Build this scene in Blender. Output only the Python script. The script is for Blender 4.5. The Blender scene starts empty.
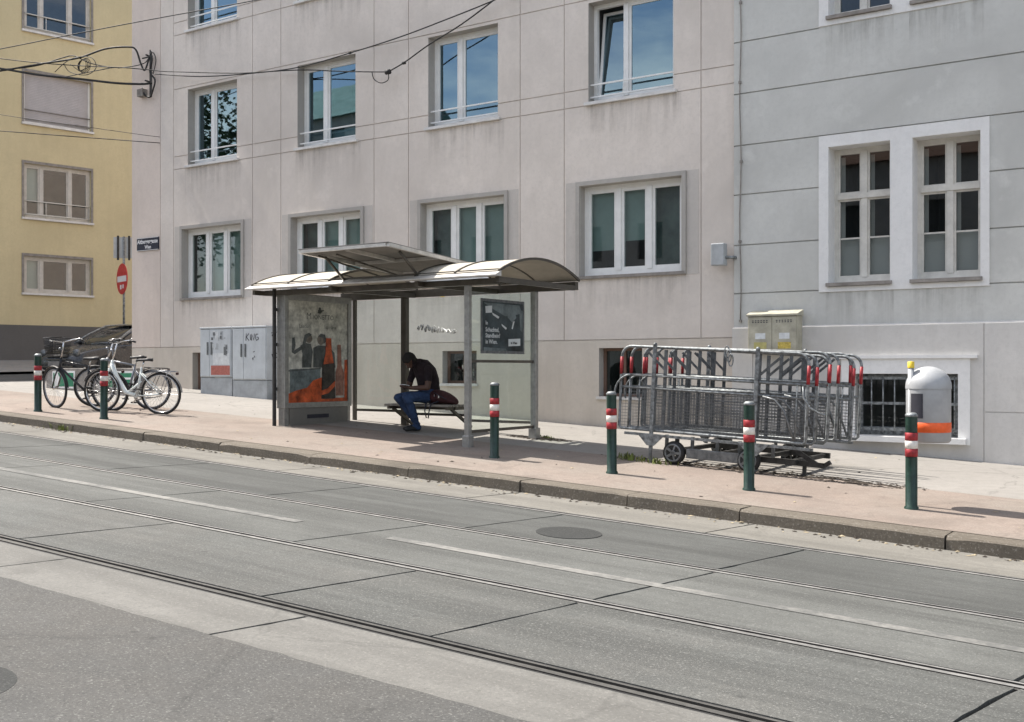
import bpy, bmesh, math, random
from mathutils import Vector, Matrix
random.seed(7)
scene = bpy.context.scene
COL = scene.collection
R = math.radians
F = 1100.0; HZ = 369.0; CAMH = 1.69
CA, SA = 0.8276, 0.5612            # camera yaw 34.14 degrees to the left

# ------------------------------------------------------------------ surveying helpers
def ray(px, py):
    t = (px - 512) / F; v = (HZ - py) / F
    return Vector((CA * t - SA, SA * t + CA, v))
def on_y(px, py, y):
    d = ray(px, py); k = y / d.y
    return Vector((d.x * k, y, CAMH + d.z * k))
def X(px, y): return on_y(px, HZ, y).x
def on_plane(px, py, p0, n):
    o = Vector((0, 0, CAMH)); d = ray(px, py)
    k = (Vector(p0) - o).dot(n) / d.dot(n)
    return o + d * k
def zr(x): return -0.05 * max(-60, min(40, x))
def zp(x, y): return 0.12 + zr(x) + 0.018 * (min(y, 30) - 10.07)

# ------------------------------------------------------------------ mesh helper
class MB:
    def __init__(s): s.v = []; s.f = []; s.m = []; s.sm = []
    def add(s, vs, fs, m=0, smooth=False):
        b = len(s.v); s.v += [Vector(p) for p in vs]
        for f in fs:
            s.f.append([b + i for i in f]); s.m.append(m); s.sm.append(smooth)
    def box(s, x0, x1, y0, y1, z0, z1, m=0):
        if x0 > x1: x0, x1 = x1, x0
        if y0 > y1: y0, y1 = y1, y0
        if z0 > z1: z0, z1 = z1, z0
        vs = [(x0,y0,z0),(x1,y0,z0),(x1,y1,z0),(x0,y1,z0),(x0,y0,z1),(x1,y0,z1),(x1,y1,z1),(x0,y1,z1)]
        s.add(vs, [(0,3,2,1),(4,5,6,7),(0,1,5,4),(1,2,6,5),(2,3,7,6),(3,0,4,7)], m)
    def obox(s, c, ax, ay, az, m=0):
        c, ax, ay, az = map(Vector, (c, ax, ay, az))
        vs = [c + sx*ax + sy*ay + sz*az for sz in (-1,1) for sx, sy in ((-1,-1),(1,-1),(1,1),(-1,1))]
        s.add(vs, [(0,3,2,1),(4,5,6,7),(0,1,5,4),(1,2,6,5),(2,3,7,6),(3,0,4,7)], m)
    def bar(s, p, q, w, h, m=0, up=(0,0,1)):
        p, q = Vector(p), Vector(q); d = (q - p); L = d.length; d.normalize()
        u = Vector(up)
        if abs(d.dot(u)) > .95: u = Vector((0, 1, 0))
        a = d.cross(u).normalized(); b = a.cross(d).normalized()
        s.obox((p + q) / 2, d * L / 2, a * w / 2, b * h / 2, m)
    def quad(s, a, b, c, d, m=0): s.add([a, b, c, d], [(0,1,2,3)], m)
    def tube(s, pts, r, n=8, closed=False, m=0, caps=True):
        pts = [Vector(p) for p in pts]; N = len(pts); rings = []
        prev = None
        for i, p in enumerate(pts):
            if closed: d = pts[(i+1) % N] - pts[i-1]
            else: d = pts[min(i+1, N-1)] - pts[max(i-1, 0)]
            if d.length < 1e-9: d = Vector((0,0,1))
            d.normalize()
            if prev is None:
                u = Vector((0,0,1)) if abs(d.z) < .9 else Vector((1,0,0))
                a = d.cross(u).normalized()
            else:
                a = prev - d * prev.dot(d)
                a = a.normalized() if a.length > 1e-6 else d.orthogonal().normalized()
            prev = a; b = d.cross(a)
            rr = r[i] if isinstance(r, (list, tuple)) else r
            rings.append([p + (a * math.cos(2*math.pi*k/n) + b * math.sin(2*math.pi*k/n)) * rr for k in range(n)])
        vs = [q for ring in rings for q in ring]; fs = []
        for i in range(N if closed else N - 1):
            j = (i + 1) % N
            for k in range(n):
                l = (k + 1) % n
                fs.append((i*n+k, i*n+l, j*n+l, j*n+k))
        b0 = len(s.v); s.add(vs, fs, m, True)
        if caps and not closed:
            s.f.append([b0 + k for k in range(n)][::-1]); s.m.append(m); s.sm.append(False)
            s.f.append([b0 + (N-1)*n + k for k in range(n)]); s.m.append(m); s.sm.append(False)
    def lathe(s, prof, c=(0,0,0), n=24, m=0, axis='z', smooth=True):
        c = Vector(c); vs = []; fs = []
        for r, z in prof:
            for k in range(n):
                a = 2*math.pi*k/n
                p = (r*math.cos(a), r*math.sin(a), z)
                if axis == 'y': p = (p[0], p[2], p[1])
                if axis == 'x': p = (p[2], p[0], p[1])
                vs.append(c + Vector(p))
        for i in range(len(prof)-1):
            for k in range(n):
                l = (k+1) % n
                fs.append((i*n+k, i*n+l, (i+1)*n+l, (i+1)*n+k))
        s.add(vs, fs, m, smooth)
    def prism(s, poly, origin, ax, ay, az, m=0):
        """poly in (ax, ay) plane, extruded by az"""
        o, ax, ay, az = map(Vector, (origin, ax, ay, az)); n = len(poly)
        vs = [o + ax*u + ay*w for u, w in poly] + [o + ax*u + ay*w + az for u, w in poly]
        s.add(vs, [tuple(range(n))[::-1], tuple(range(n, 2*n))] + [(i, (i+1) % n, n+(i+1) % n, n+i) for i in range(n)], m)
    def xf(s, M): s.v = [M @ p for p in s.v]; return s
    def build(s, name, mats, parent=None, off=(0,0,0), bevel=0, flip=True):
        me = bpy.data.meshes.new(name); off = Vector(off)
        me.from_pydata([tuple(p - off) for p in s.v], [], s.f)
        if not isinstance(mats, (list, tuple)): mats = [mats]
        for mt in mats: me.materials.append(mt)
        for p, m, sm in zip(me.polygons, s.m, s.sm): p.material_index = m; p.use_smooth = sm
        if flip:
            bm = bmesh.new(); bm.from_mesh(me)
            bmesh.ops.recalc_face_normals(bm, faces=bm.faces); bm.to_mesh(me); bm.free()
        o = bpy.data.objects.new(name, me); COL.objects.link(o)
        if parent: o.parent = parent
        if bevel:
            b = o.modifiers.new('bev', 'BEVEL'); b.width = bevel; b.segments = 2; b.limit_method = 'ANGLE'; b.angle_limit = R(50)
        return o

def arc(c, r, a0, a1, n, plane='xz', y=0):
    out = []
    for i in range(n + 1):
        a = R(a0 + (a1 - a0) * i / n)
        u, w = c[0] + r*math.cos(a), c[1] + r*math.sin(a)
        out.append((u, y, w) if plane == 'xz' else ((u, w, y) if plane == 'xy' else (y, u, w)))
    return out
def tag(o, label=None, cat=None, group=None, kind=None):
    if label: o['label'] = label
    if cat: o['category'] = cat
    if group: o['group'] = group
    if kind: o['kind'] = kind
    return o
def empty(name, loc, label, cat, group=None, rz=0, ry=0):
    o = bpy.data.objects.new(name, None); COL.objects.link(o)
    o.location = loc; o.rotation_euler = (0, ry, rz); o.empty_display_size = .2
    return tag(o, label, cat, group)
def copy_tree(o, parent=None):
    c = o.copy(); COL.objects.link(c); c.parent = parent
    for ch in list(o.children): copy_tree(ch, c)
    return c
def text_mb(body, size, origin, ax, ay, align='LEFT', depth=.002, space=1.0, weight=0, m=0, mb=None):
    cu = bpy.data.curves.new('t', 'FONT'); cu.body = body; cu.size = size; cu.align_x = align
    cu.space_character = space; cu.offset = weight; cu.resolution_u = 3
    o = bpy.data.objects.new('t', cu); COL.objects.link(o)
    me = bpy.data.meshes.new_from_object(o.evaluated_get(bpy.context.evaluated_depsgraph_get()))
    mb = mb or MB(); ax, ay, O = Vector(ax), Vector(ay), Vector(origin)
    mb.add([O + ax*v.co.x + ay*v.co.y for v in me.vertices], [tuple(p.vertices) for p in me.polygons], m)
    bpy.data.objects.remove(o); bpy.data.curves.remove(cu); bpy.data.meshes.remove(me)
    return mb

# ------------------------------------------------------------------ materials
class NT:
    def __init__(s, name):
        s.mat = bpy.data.materials.new(name); s.mat.use_nodes = True
        s.t = s.mat.node_tree; s.n = s.t.nodes; s.l = s.t.links
        s.b = s.n['Principled BSDF']; s.out = s.n['Material Output']
        s.tc = s.n.new('ShaderNodeTexCoord')
    def link(s, a, b): s.l.new(a, b)
    def coord(s, scale=(1,1,1), rot=(0,0,0), loc=(0,0,0)):
        mp = s.n.new('ShaderNodeMapping'); mp.inputs['Scale'].default_value = scale
        mp.inputs['Rotation'].default_value = rot; mp.inputs['Location'].default_value = loc
        s.link(s.tc.outputs['Object'], mp.inputs['Vector']); return mp.outputs['Vector']
    def noise(s, scale, detail=4, rough=.6, co=None, dist=0):
        t = s.n.new('ShaderNodeTexNoise'); t.inputs['Scale'].default_value = scale
        t.inputs['Detail'].default_value = detail; t.inputs['Roughness'].default_value = rough
        t.inputs['Distortion'].default_value = dist
        s.link(co or s.tc.outputs['Object'], t.inputs['Vector']); return t.outputs['Fac']
    def vor(s, scale, co=None, feat='F1', out='Distance'):
        t = s.n.new('ShaderNodeTexVoronoi'); t.inputs['Scale'].default_value = scale; t.feature = feat
        s.link(co or s.tc.outputs['Object'], t.inputs['Vector']); return t.outputs[out]
    def ramp(s, fac, stops):
        r = s.n.new('ShaderNodeValToRGB'); e = r.color_ramp.elements
        while len(e) < len(stops): e.new(.5)
        for el, (p, c) in zip(e, stops):
            el.position = p; el.color = (c, c, c, 1) if isinstance(c, (int, float)) else (*c, 1)
        s.link(fac, r.inputs['Fac']); return r.outputs['Color']
    def mix(s, fac, a, b, mode='MIX'):
        m = s.n.new('ShaderNodeMix'); m.data_type = 'RGBA'; m.blend_type = mode
        for sock, val in ((m.inputs[0], fac), (m.inputs[6], a), (m.inputs[7], b)):
            if hasattr(val, 'links'): s.link(val, sock)
            elif isinstance(val, (int, float)): sock.default_value = val
            else: sock.default_value = (*val, 1)
        return m.outputs[2]
    def math(s, op, a, b=0):
        m = s.n.new('ShaderNodeMath'); m.operation = op
        for sock, val in ((m.inputs[0], a), (m.inputs[1], b)):
            if hasattr(val, 'links'): s.link(val, sock)
            else: sock.default_value = val
        return m.outputs[0]
    def sep(s, which='Object'):
        x = s.n.new('ShaderNodeSeparateXYZ'); s.link(s.tc.outputs[which], x.inputs[0]); return x.outputs
    def bump(s, h, strength=.3, dist=.01):
        b = s.n.new('ShaderNodeBump'); b.inputs['Strength'].default_value = strength; b.inputs['Distance'].default_value = dist
        s.link(h, b.inputs['Height']); s.link(b.outputs['Normal'], s.b.inputs['Normal'])
    def fin(s, color, rough=.8, metal=0, spec=.4):
        if hasattr(color, 'links'): s.link(color, s.b.inputs['Base Color'])
        else: s.b.inputs['Base Color'].default_value = (*color, 1)
        if hasattr(rough, 'links'): s.link(rough, s.b.inputs['Roughness'])
        else: s.b.inputs['Roughness'].default_value = rough
        s.b.inputs['Metallic'].default_value = metal
        s.b.inputs['Specular IOR Level'].default_value = spec
        return s.mat

def plain(name, c, rough=.6, metal=0, var=.12, scale=6, bump=0, spec=.4):
    n = NT(name); f = n.noise(scale, 5, .65)
    lo = tuple(x * (1 - var * 1.6) for x in c); hi = tuple(min(1, x * (1 + var)) for x in c)
    col = n.ramp(f, [(.3, lo), (.7, hi)])
    r = n.ramp(n.noise(scale * 2.3, 3), [(.3, max(0, rough - .08)), (.7, min(1, rough + .1))])
    if bump: n.bump(n.noise(scale * 20, 3), bump, .005)
    return n.fin(col, r, metal, spec)

def plaster(name, c, streak=.5, dark_streak=(.62, .60, .56), patch=1.0):
    n = NT(name)
    big = n.noise(.35, 5, .62, dist=.6)
    col = n.ramp(big, [(.3, tuple(x*(1-.10*patch) for x in c)), (.55, c), (.75, tuple(min(1, x*(1+.05*patch)) for x in c))])
    st = n.noise(1.0, 6, .7, co=n.coord((1.9, 1.9, .3)), dist=.4)
    stm = n.ramp(st, [(.46, 0.0), (.74, 1.0)])
    col = n.mix(n.math('MULTIPLY', stm, streak * .38), col, tuple(x*s_ for x, s_ in zip(c, dark_streak)))
    mid = n.noise(3.5, 6, .7)
    col = n.mix(n.ramp(mid, [(.35, .28), (.6, 0.0)]), col, tuple(x*.8 for x in c))
    col = n.mix(n.ramp(n.noise(14, 5, .7), [(.34, .30), (.52, 0.0)]), col, tuple(x*.80 for x in c))
    col = n.mix(n.ramp(n.noise(1.6, 6, .7, co=n.coord((1,1,1), loc=(9, 2, 4))), [(.56, 0.0), (.68, .35*patch/2)]), col, tuple(min(.85, x*1.16) for x in c))
    sp = n.vor(5.5)
    col = n.mix(n.ramp(sp, [(.02, .4), (.06, 0.0)]), col, tuple(x*.6 for x in c))
    fine = n.noise(90, 3, .7)
    col = n.mix(n.ramp(fine, [(.3, .2), (.6, 0.0)]), col, tuple(x*.72 for x in c))
    # splash dirt near the ground (object z)
    n.bump(n.noise(140, 4, .7), .25, .004)
    return n.fin(col, .9, 0, .2)

def ground_mat(name, c, speck_l=(.5,.5,.48), speck_d=.45, grain=140, streak=0, patch=.18, spl=.35, cracks=0, tint=None, gloss=.85, dark_stain=.0):
    n = NT(name)
    big = n.noise(.45, 6, .6, dist=.8)
    col = n.ramp(big, [(.3, tuple(x*(1-patch) for x in c)), (.52, c), (.75, tuple(x*(1+patch*.8) for x in c))])
    if tint:
        col = n.mix(n.ramp(n.noise(.8, 5, .6), [(.42, 0.0), (.66, .8)]), col, tint)
    if streak:
        s_ = n.noise(1.0, 5, .65, co=n.coord((.22, 3.2, 1)))
        col = n.mix(n.ramp(s_, [(.38, streak), (.58, 0.0)]), col, tuple(x*.55 for x in c))
        s2 = n.noise(1.0, 5, .65, co=n.coord((.3, 4.2, 1), loc=(5, 3, 0)))
        col = n.mix(n.ramp(s2, [(.55, 0.0), (.75, streak)]), col, tuple(x*1.3 for x in c))
    med = n.noise(7, 6, .72)
    col = n.mix(n.ramp(med, [(.36, .4), (.56, 0.0)]), col, tuple(x*.72 for x in c))
    g = n.noise(grain, 3, .8)
    col = n.mix(n.ramp(g, [(.34, speck_d), (.5, 0.0)]), col, tuple(x*.45 for x in c))
    v = n.noise(grain*1.1, 2, .75, co=n.coord((1, 1, 1), loc=(31, 17, 5)))
    col = n.mix(n.ramp(v, [(.56, 0.0), (.70, spl)]), col, speck_l)
    v3 = n.vor(6.5, co=n.coord((1, 1, 1), loc=(3, 8, 1)))
    col = n.mix(n.ramp(v3, [(.04, .35), (.09, 0.0)]), col, tuple(x*.6 for x in c))
    v2 = n.vor(2.2)
    col = n.mix(n.ramp(v2, [(.025, .6), (.07, 0.0)]), col, tuple(x*.42 for x in c))
    if cracks:
        cr = n.vor(.55, co=n.mix(.12, n.tc.outputs['Object'], n.coord((1,1,1))), feat='DISTANCE_TO_EDGE')
        wob = n.noise(2.5, 5)
        cr = n.math('ADD', cr, n.math('MULTIPLY', n.math('SUBTRACT', wob, .5), .16))
        cr = n.math('ABSOLUTE', cr)
        col = n.mix(n.ramp(cr, [(.0, cracks), (.012, 0.0)]), col, tuple(x*.35 for x in c))
    if dark_stain:
        ds = n.noise(1.1, 4, .55, co=n.coord((1,1,1), loc=(13, 4, 0)))
        col = n.mix(n.ramp(ds, [(.58, 0.0), (.7, dark_stain)]), col, tuple(x*.5 for x in c))
    n.bump(n.noise(grain, 4, .8), .5, .006)
    return n.fin(col, gloss, 0, .3)

M = {}
M['render_mid'] = plaster('render_mid', (.66, .602, .545), .6, patch=2.0)
M['render_pink'] = plaster('render_pink', (.66, .575, .512), .7)
M['render_plinth'] = plaster('render_plinth', (.60, .545, .475), 1.2, patch=2.0)
M['render_grey'] = plaster('render_grey', (.565, .565, .535), .45, patch=2.4)
M['stone_plinth'] = plaster('stone_plinth', (.56, .545, .52), .9, patch=2.4)
M['render_ochre'] = plaster('render_ochre', (.585, .505, .315), .7)
M['ochre_trim'] = plaster('ochre_trim', (.44, .385, .27), .5)
M['plinth_dark'] = plaster('plinth_dark', (.13, .125, .12), .6)
M['surround_white'] = plaster('surround_white', (.74, .735, .72), .4, patch=.6)
M['stone_and_shade'] = plaster('stone_and_shade', (.40, .38, .35), .9, patch=1.5)
M['stone_and_shade2'] = plaster('stone_and_shade2', (.53, .495, .455), .8, patch=1.4)
M['brown_reveal'] = plain('brown_reveal', (.16, .10, .075), .8)
M['frame_white'] = plain('frame_white', (.72, .72, .70), .45, var=.05)
M['frame_old2'] = plain('frame_old2', (.50, .48, .44), .55, var=.1)
M['frame_old'] = plain('frame_old', (.60, .58, .53), .55, var=.1)
M['sill_metal'] = plain('sill_metal', (.62, .61, .59), .5, var=.1)
M['sill_old'] = plain('sill_old', (.24, .22, .2), .7, var=.2)
M['blind_teal'] = plain('blind_teal', (.33, .40, .385), .8, var=.08, scale=2)
M['blind_dark'] = plain('blind_dark', (.12, .16, .152), .9, var=.3, scale=3)
M['blind_pale'] = plain('blind_pale', (.55, .56, .55), .8, var=.05, scale=2)
M['shutter'] = plain('shutter', (.42, .40, .40), .6, var=.06, scale=3)
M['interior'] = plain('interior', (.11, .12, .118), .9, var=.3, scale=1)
M['steel'] = plain('steel', (.33, .33, .315), .42, .6, var=.15, scale=12)
M['galv'] = plain('galv', (.22, .235, .24), .55, .45, var=.45, scale=18)
M['galv_mesh'] = plain('galv_mesh', (.19, .20, .205), .5, .5, var=.3, scale=14)
M['galv_dark'] = plain('galv_dark', (.17, .18, .185), .5, .6, var=.3, scale=14)
M['alu_brown'] = plain('alu_brown', (.105, .095, .08), .42, .5, var=.15)
M['alu_light'] = plain('alu_light', (.60, .58, .54), .4, .25, var=.15)
M['iron_dark'] = plain('iron_dark', (.045, .044, .042), .6, .3, var=.3, scale=15)
M['rubber'] = plain('rubber', (.022, .022, .022), .75, var=.25, scale=20)
M['black_plastic'] = plain('black_plastic', (.025, .025, .027), .5, var=.2)
M['green_post'] = plain('green_post', (.012, .036, .026), .35, var=.25, scale=14)
M['red_tape'] = plain('red_tape', (.31, .022, .028), .5, var=.35, scale=20)
M['white_tape'] = plain('white_tape', (.66, .63, .58), .5, var=.12, scale=20)
M['bike_white'] = plain('bike_white', (.66, .70, .68), .3, var=.08)
M['bike_dark'] = plain('bike_dark', (.03, .032, .036), .35, var=.2)
M['bike_grey'] = plain('bike_grey', (.25, .26, .28), .35, .4, var=.2)
M['chrome'] = plain('chrome', (.62, .62, .62), .2, 1.0, var=.1)
M['cabinet'] = plain('cabinet', (.50, .53, .545), .55, var=.08, scale=4)
M['cabinet_base'] = plain('cabinet_base', (.37, .39, .40), .7, var=.15, scale=4)
M['concrete_dark'] = plaster('concrete_dark', (.2, .19, .17), .9, patch=2)
M['paper_white'] = plain('paper_white', (.62, .64, .64), .7, var=.12, scale=12)
M['paper_old'] = plain('paper_old', (.36, .30, .2), .8, var=.3, scale=12)
M['ink'] = plain('ink', (.03, .03, .04), .7, var=.1)
M['red_ink'] = plain('red_ink', (.42, .14, .11), .6, var=.2, scale=30)
M['gasbox'] = plain('gasbox', (.40, .38, .30), .5, var=.2, scale=5)
M['yellow'] = plain('yellow', (.70, .50, .04), .55, var=.15, scale=20)
M['yellow_gas'] = plain('yellow_gas', (.52, .40, .09), .6, var=.3, scale=25)
M['yellow_dull'] = plain('yellow_dull', (.42, .38, .15), .6, var=.15, scale=20)
M['orange'] = plain('orange', (.80, .12, .025), .5, var=.1, scale=20)
M['bin_grey'] = plain('bin_grey', (.36, .37, .38), .55, .1, var=.08, scale=6)
M['blue_sign'] = plain('blue_sign', (.012, .015, .032), .4, var=.15)
M['sign_red'] = plain('sign_red', (.55, .02, .03), .4, var=.1)
M['sign_white'] = plain('sign_white', (.75, .75, .75), .4, var=.05)
M['sign_back'] = plain('sign_back', (.40, .42, .43), .5, .4, var=.1)
M['green_panel'] = plain('green_panel', (.02, .19, .10), .5, var=.1)
M['bench'] = plain('bench', (.24, .22, .19), .55, .2, var=.25, scale=10)
M['car_paint'] = plain('car_paint', (.05, .052, .056), .25, .3, var=.1)
M['cable'] = plain('cable', (.02, .02, .02), .7, var=.2)
M['tyre'] = M['rubber']
M['skin'] = plain('skin', (.085, .045, .032), .55, var=.1, scale=12)
M['shirt'] = plain('shirt', (.016, .010, .013), .9, var=.25, scale=9)
M['jeans'] = plain('jeans', (.030, .056, .125), .9, var=.35, scale=11)
M['hair'] = plain('hair', (.012, .010, .009), .8, var=.2, scale=40)
M['bag'] = plain('bag', (.045, .012, .014), .75, var=.35, scale=14)
M['paving'] = ground_mat('paving', (.245, .232, .214), speck_l=(.5,.48,.44), speck_d=.22, grain=60, patch=.12, spl=.12, cracks=.35)
M['paving_pink'] = ground_mat('paving_pink', (.222, .182, .155), speck_l=(.34,.30,.27), speck_d=.45, grain=48, patch=.24, spl=.4, cracks=.25, tint=(.212,.188,.163), dark_stain=.4)
M['asphalt'] = ground_mat('asphalt', (.076, .076, .073), speck_l=(.22,.22,.205), speck_d=.75, grain=62, patch=.22, spl=.55, tint=(.075,.072,.066), cracks=.3, dark_stain=.3)
M['slab'] = ground_mat('slab', (.092, .095, .090), speck_l=(.25,.25,.235), speck_d=.55, grain=60, streak=.7, patch=.28, spl=.5, tint=(.108,.106,.098), cracks=.0)
M['slab2'] = ground_mat('slab2', (.102, .105, .099), speck_l=(.25,.25,.235), speck_d=.5, grain=60, streak=.75, patch=.25, spl=.4, cracks=.0)
M['slab_dark'] = ground_mat('slab_dark', (.078, .081, .077), speck_l=(.22,.22,.21), speck_d=.45, grain=60, streak=.8, patch=.28, spl=.3, cracks=.0)
M['strip'] = ground_mat('strip', (.152, .149, .138), speck_l=(.28,.27,.25), speck_d=.4, grain=46, patch=.2, spl=.3, streak=.45, dark_stain=.35, cracks=.3)
M['gutter'] = ground_mat('gutter', (.175, .167, .148), speck_l=(.29,.28,.26), speck_d=.4, grain=46, patch=.22, spl=.3, streak=.6, dark_stain=.45, cracks=.2)
M['kerb'] = ground_mat('kerb', (.125, .108, .086), speck_l=(.42,.4,.36), speck_d=.5, grain=42, patch=.25, spl=.3, dark_stain=.6)
M['ground'] = ground_mat('ground', (.16, .15, .13))
M['rail_steel'] = plain('rail_steel', (.27, .265, .255), .45, .35, var=.2, scale=9)
M['rail_worn'] = plain('rail_worn', (.10, .097, .09), .5, .35, var=.2, scale=9)
M['rail_groove'] = plain('rail_groove', (.05, .046, .04), .8, var=.4, scale=9)
M['manhole'] = ground_mat('manhole', (.034, .036, .035), speck_l=(.14,.14,.13), grain=60, patch=.3)
M['leaf'] = plain('leaf', (.06, .10, .025), .7, var=.4, scale=3)
M['weed'] = plain('weed', (.14, .17, .04), .8, var=.4, scale=8)
M['bark'] = plain('bark', (.10, .08, .06), .9, var=.3, scale=5)
def dirt_mat():
    n = NT('dirt'); c = (.06, .05, .042)
    col = n.ramp(n.noise(9, 6, .7), [(.3, (.03,.026,.02)), (.55, c), (.75, (.16,.14,.11))])
    n.bump(n.noise(50, 4, .8), .8, .02)
    return n.fin(col, .95, 0, .1)
M['dirt'] = dirt_mat()
def worn_paint():
    n = NT('road_paint')
    f = n.noise(14, 6, .75); g = n.noise(1.3, 5, .6)
    k = n.ramp(n.math('ADD', f, n.math('MULTIPLY', n.math('SUBTRACT', g, .5), 1.4)), [(.34, .04), (.68, .46)])
    col = n.mix(k, (.092, .094, .09), (.33, .32, .295))
    return n.fin(col, .8)
M['road_paint'] = worn_paint()

def glass_mat(name, tint, f0=.05, minrefl=0.0, wob=.0, gcol=(1, 1, 1), grough=.015):
    n = NT(name); n.n.remove(n.b)
    tr = n.n.new('ShaderNodeBsdfTransparent'); tr.inputs['Color'].default_value = (*tint, 1)
    gl = n.n.new('ShaderNodeBsdfGlossy'); gl.inputs['Roughness'].default_value = grough; gl.inputs['Color'].default_value = (*gcol, 1)
    lw = n.n.new('ShaderNodeLayerWeight'); lw.inputs['Blend'].default_value = .5
    fac = n.math('ADD', n.math('MULTIPLY', n.math('POWER', lw.outputs['Facing'], 4.0), 1 - f0), f0)
    if wob:
        b = n.n.new('ShaderNodeBump'); b.inputs['Strength'].default_value = wob; b.inputs['Distance'].default_value = .01
        n.link(n.noise(1.2, 2), b.inputs['Height']); n.link(b.outputs[0], gl.inputs['Normal'])
    mx = n.n.new('ShaderNodeMixShader'); n.link(fac, mx.inputs[0]); n.link(tr.outputs[0], mx.inputs[1]); n.link(gl.outputs[0], mx.inputs[2])
    n.link(mx.outputs[0], n.out.inputs['Surface'])
    return n.mat
M['pane'] = glass_mat('pane', (.56, .65, .635), .10, 0, .03)
M['pane_sky'] = glass_mat('pane_sky', (.40, .52, .56), .22, 0, .03, (.58, .82, .96))
M['pane_old'] = glass_mat('pane_old', (.6, .63, .62), .06, 0, .06)
M['shelter_glass'] = glass_mat('shelter_glass', (.86, .92, .89), .05)
def translucent(name, c):
    n = NT(name); n.n.remove(n.b)
    d = n.n.new('ShaderNodeBsdfDiffuse'); t = n.n.new('ShaderNodeBsdfTranslucent')
    col = n.ramp(n.noise(3, 5), [(.3, tuple(x*.8 for x in c)), (.7, c)])
    n.link(col, d.inputs[0]); n.link(col, t.inputs[0])
    m = n.n.new('ShaderNodeMixShader'); m.inputs[0].default_value = .07
    n.link(d.outputs[0], m.inputs[1]); n.link(t.outputs[0], m.inputs[2]); n.link(m.outputs[0], n.out.inputs['Surface'])
    return n.mat
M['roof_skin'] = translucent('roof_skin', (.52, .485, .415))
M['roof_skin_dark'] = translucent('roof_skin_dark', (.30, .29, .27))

# ------------------------------------------------------------------ ground and street
def sheet(xs, ys, zf, name, mat, kind='structure', thick=0.0):
    mb = MB(); nx, ny = len(xs), len(ys)
    vs = [(x, y, zf(x, y)) for x in xs for y in ys]
    mb.add(vs, [(i*ny+j, (i+1)*ny+j, (i+1)*ny+j+1, i*ny+j+1) for i in range(nx-1) for j in range(ny-1)])
    return tag(mb.build(name, mat), kind=kind)
sheet([-1500, -300, -60, 40, 300, 1500], [-1500, -200, -30, 30, 200, 1500], lambda x, y: zr(x) - .06 + (.36 if y > 20 else 0) * 0, 'ground', M['ground'])
rnd = random.Random(12); mb = MB(); xs_ = [-60] + [-30 + .12*k for k in range(340)] + [40]
edge = [(x, 4.045 + .005*math.sin(x*1.7) + rnd.uniform(-.006, .008) + (.015 if rnd.random() < .06 else 0)) for x in xs_]
mb.add([(x, -12, zr(x)) for x, y in edge] + [(x, y, zr(x) + .004) for x, y in edge], [(k, k+1, len(xs_)+k+1, len(xs_)+k) for k in range(len(xs_)-1)])
tag(mb.build('road', M['asphalt']), kind='structure')

def slab_row(name, y0, y1, joints, mat, z=0.0, skew=.17, gap=.009, yref=4.8, x0=-60, x1=40):
    js = sorted(joints); mb = MB(); edges = [x0] + js + [x1]; rnd = random.Random(name); n = 9
    def side(x, sg):
        if x in (x0, x1): return [(x, y0), (x, y1)]
        g0 = gap*rnd.uniform(.5, 1.2); out = []
        for k in range(n):
            y = y0 + (y1-y0)*k/(n-1)
            chip = .012*rnd.random() if rnd.random() < .2 else 0
            out.append((x + skew*(y-yref) + sg*(g0 + rnd.uniform(0, .006) + chip), y))
        return out
    for a, b in zip(edges[:-1], edges[1:]):
        lo = side(a, 1); hi = side(b, -1)
        ring = lo[::-1][::-1] + hi[::-1]
        P = [(x, y, zr(x)+z) for x, y in ring]; m = len(P)
        mb.add(P + [(p[0], p[1], p[2]-.05) for p in P], [tuple(range(m))] + [(k, m+k, m+(k+1) % m, (k+1) % m) for k in range(m)])
    return tag(mb.build(name, mat), kind='structure')
J1 = [-1.25, -3.85, -5.2, -7.85, -10.4, -12.9, -15.5, -18, -21, -24, 1.4, 4]
slab_row('road_edge_strip', 3.98, 4.686, [-4.62, -6.95, -9.4, -12, -14.6, -1.9, .8], M['strip'])
slab_row('road_slab_inner', 4.853, 6.125, J1, M['slab'])
slab_row('road_slab_between_tracks', 6.265, 7.665, [-1.3, -3.85, -6.6, -9.3, -12, -14.8, -17.6, -21, 1.5], M['slab2'])
slab_row('road_slab_outer', 7.805, 9.10, [-1.6, -3.9, -6.3, -8.8, -11.4, -14, -17, -20, 1.2], M['slab_dark'])
slab_row('road_gutter', 9.235, 10.065, [-2.1, -4.9, -7.6, -10.4, -13, -16, -19], M['gutter'])
def rail(name, yc, wide, seal):
    """grooved tram rail: rubber, running head, groove, lip, rubber"""
    segs = [-60, -20, 0, 40]
    half = wide / 2
    e = .012 if seal == 'rubber' else 0
    parts = [(yc-half-e, yc-half+.02, -.006, 1), (yc-half+.02, yc-half+.064, .001, 0), (yc-half+.064, yc-half+.106, -.03, 2), (yc-half+.106, yc+half-.012, 0, 0), (yc+half-.012, yc+half+e, -.006, 1)]
    mb = MB()
    for y0, y1, dz, m in parts:
        for a, b in zip(segs[:-1], segs[1:]):
            t = [(a, y0, zr(a)+dz), (b, y0, zr(b)+dz), (b, y1, zr(b)+dz), (a, y1, zr(a)+dz)]
            u = [(p[0], p[1], p[2]-.045) for p in t]
            mb.add(t+u, [(0,1,2,3)], m); mb.add(t+u, [(0,4,5,1), (2,6,7,3)], 2)
    return tag(mb.build(name, [M['rail_steel'] if seal != 'rubber' else M['rail_worn'], M[seal], M['rail_groove']]), kind='structure')
M['rail_seal'] = ground_mat('rail_seal', (.075, .072, .068), speck_l=(.3,.29,.27), grain=50)
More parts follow.
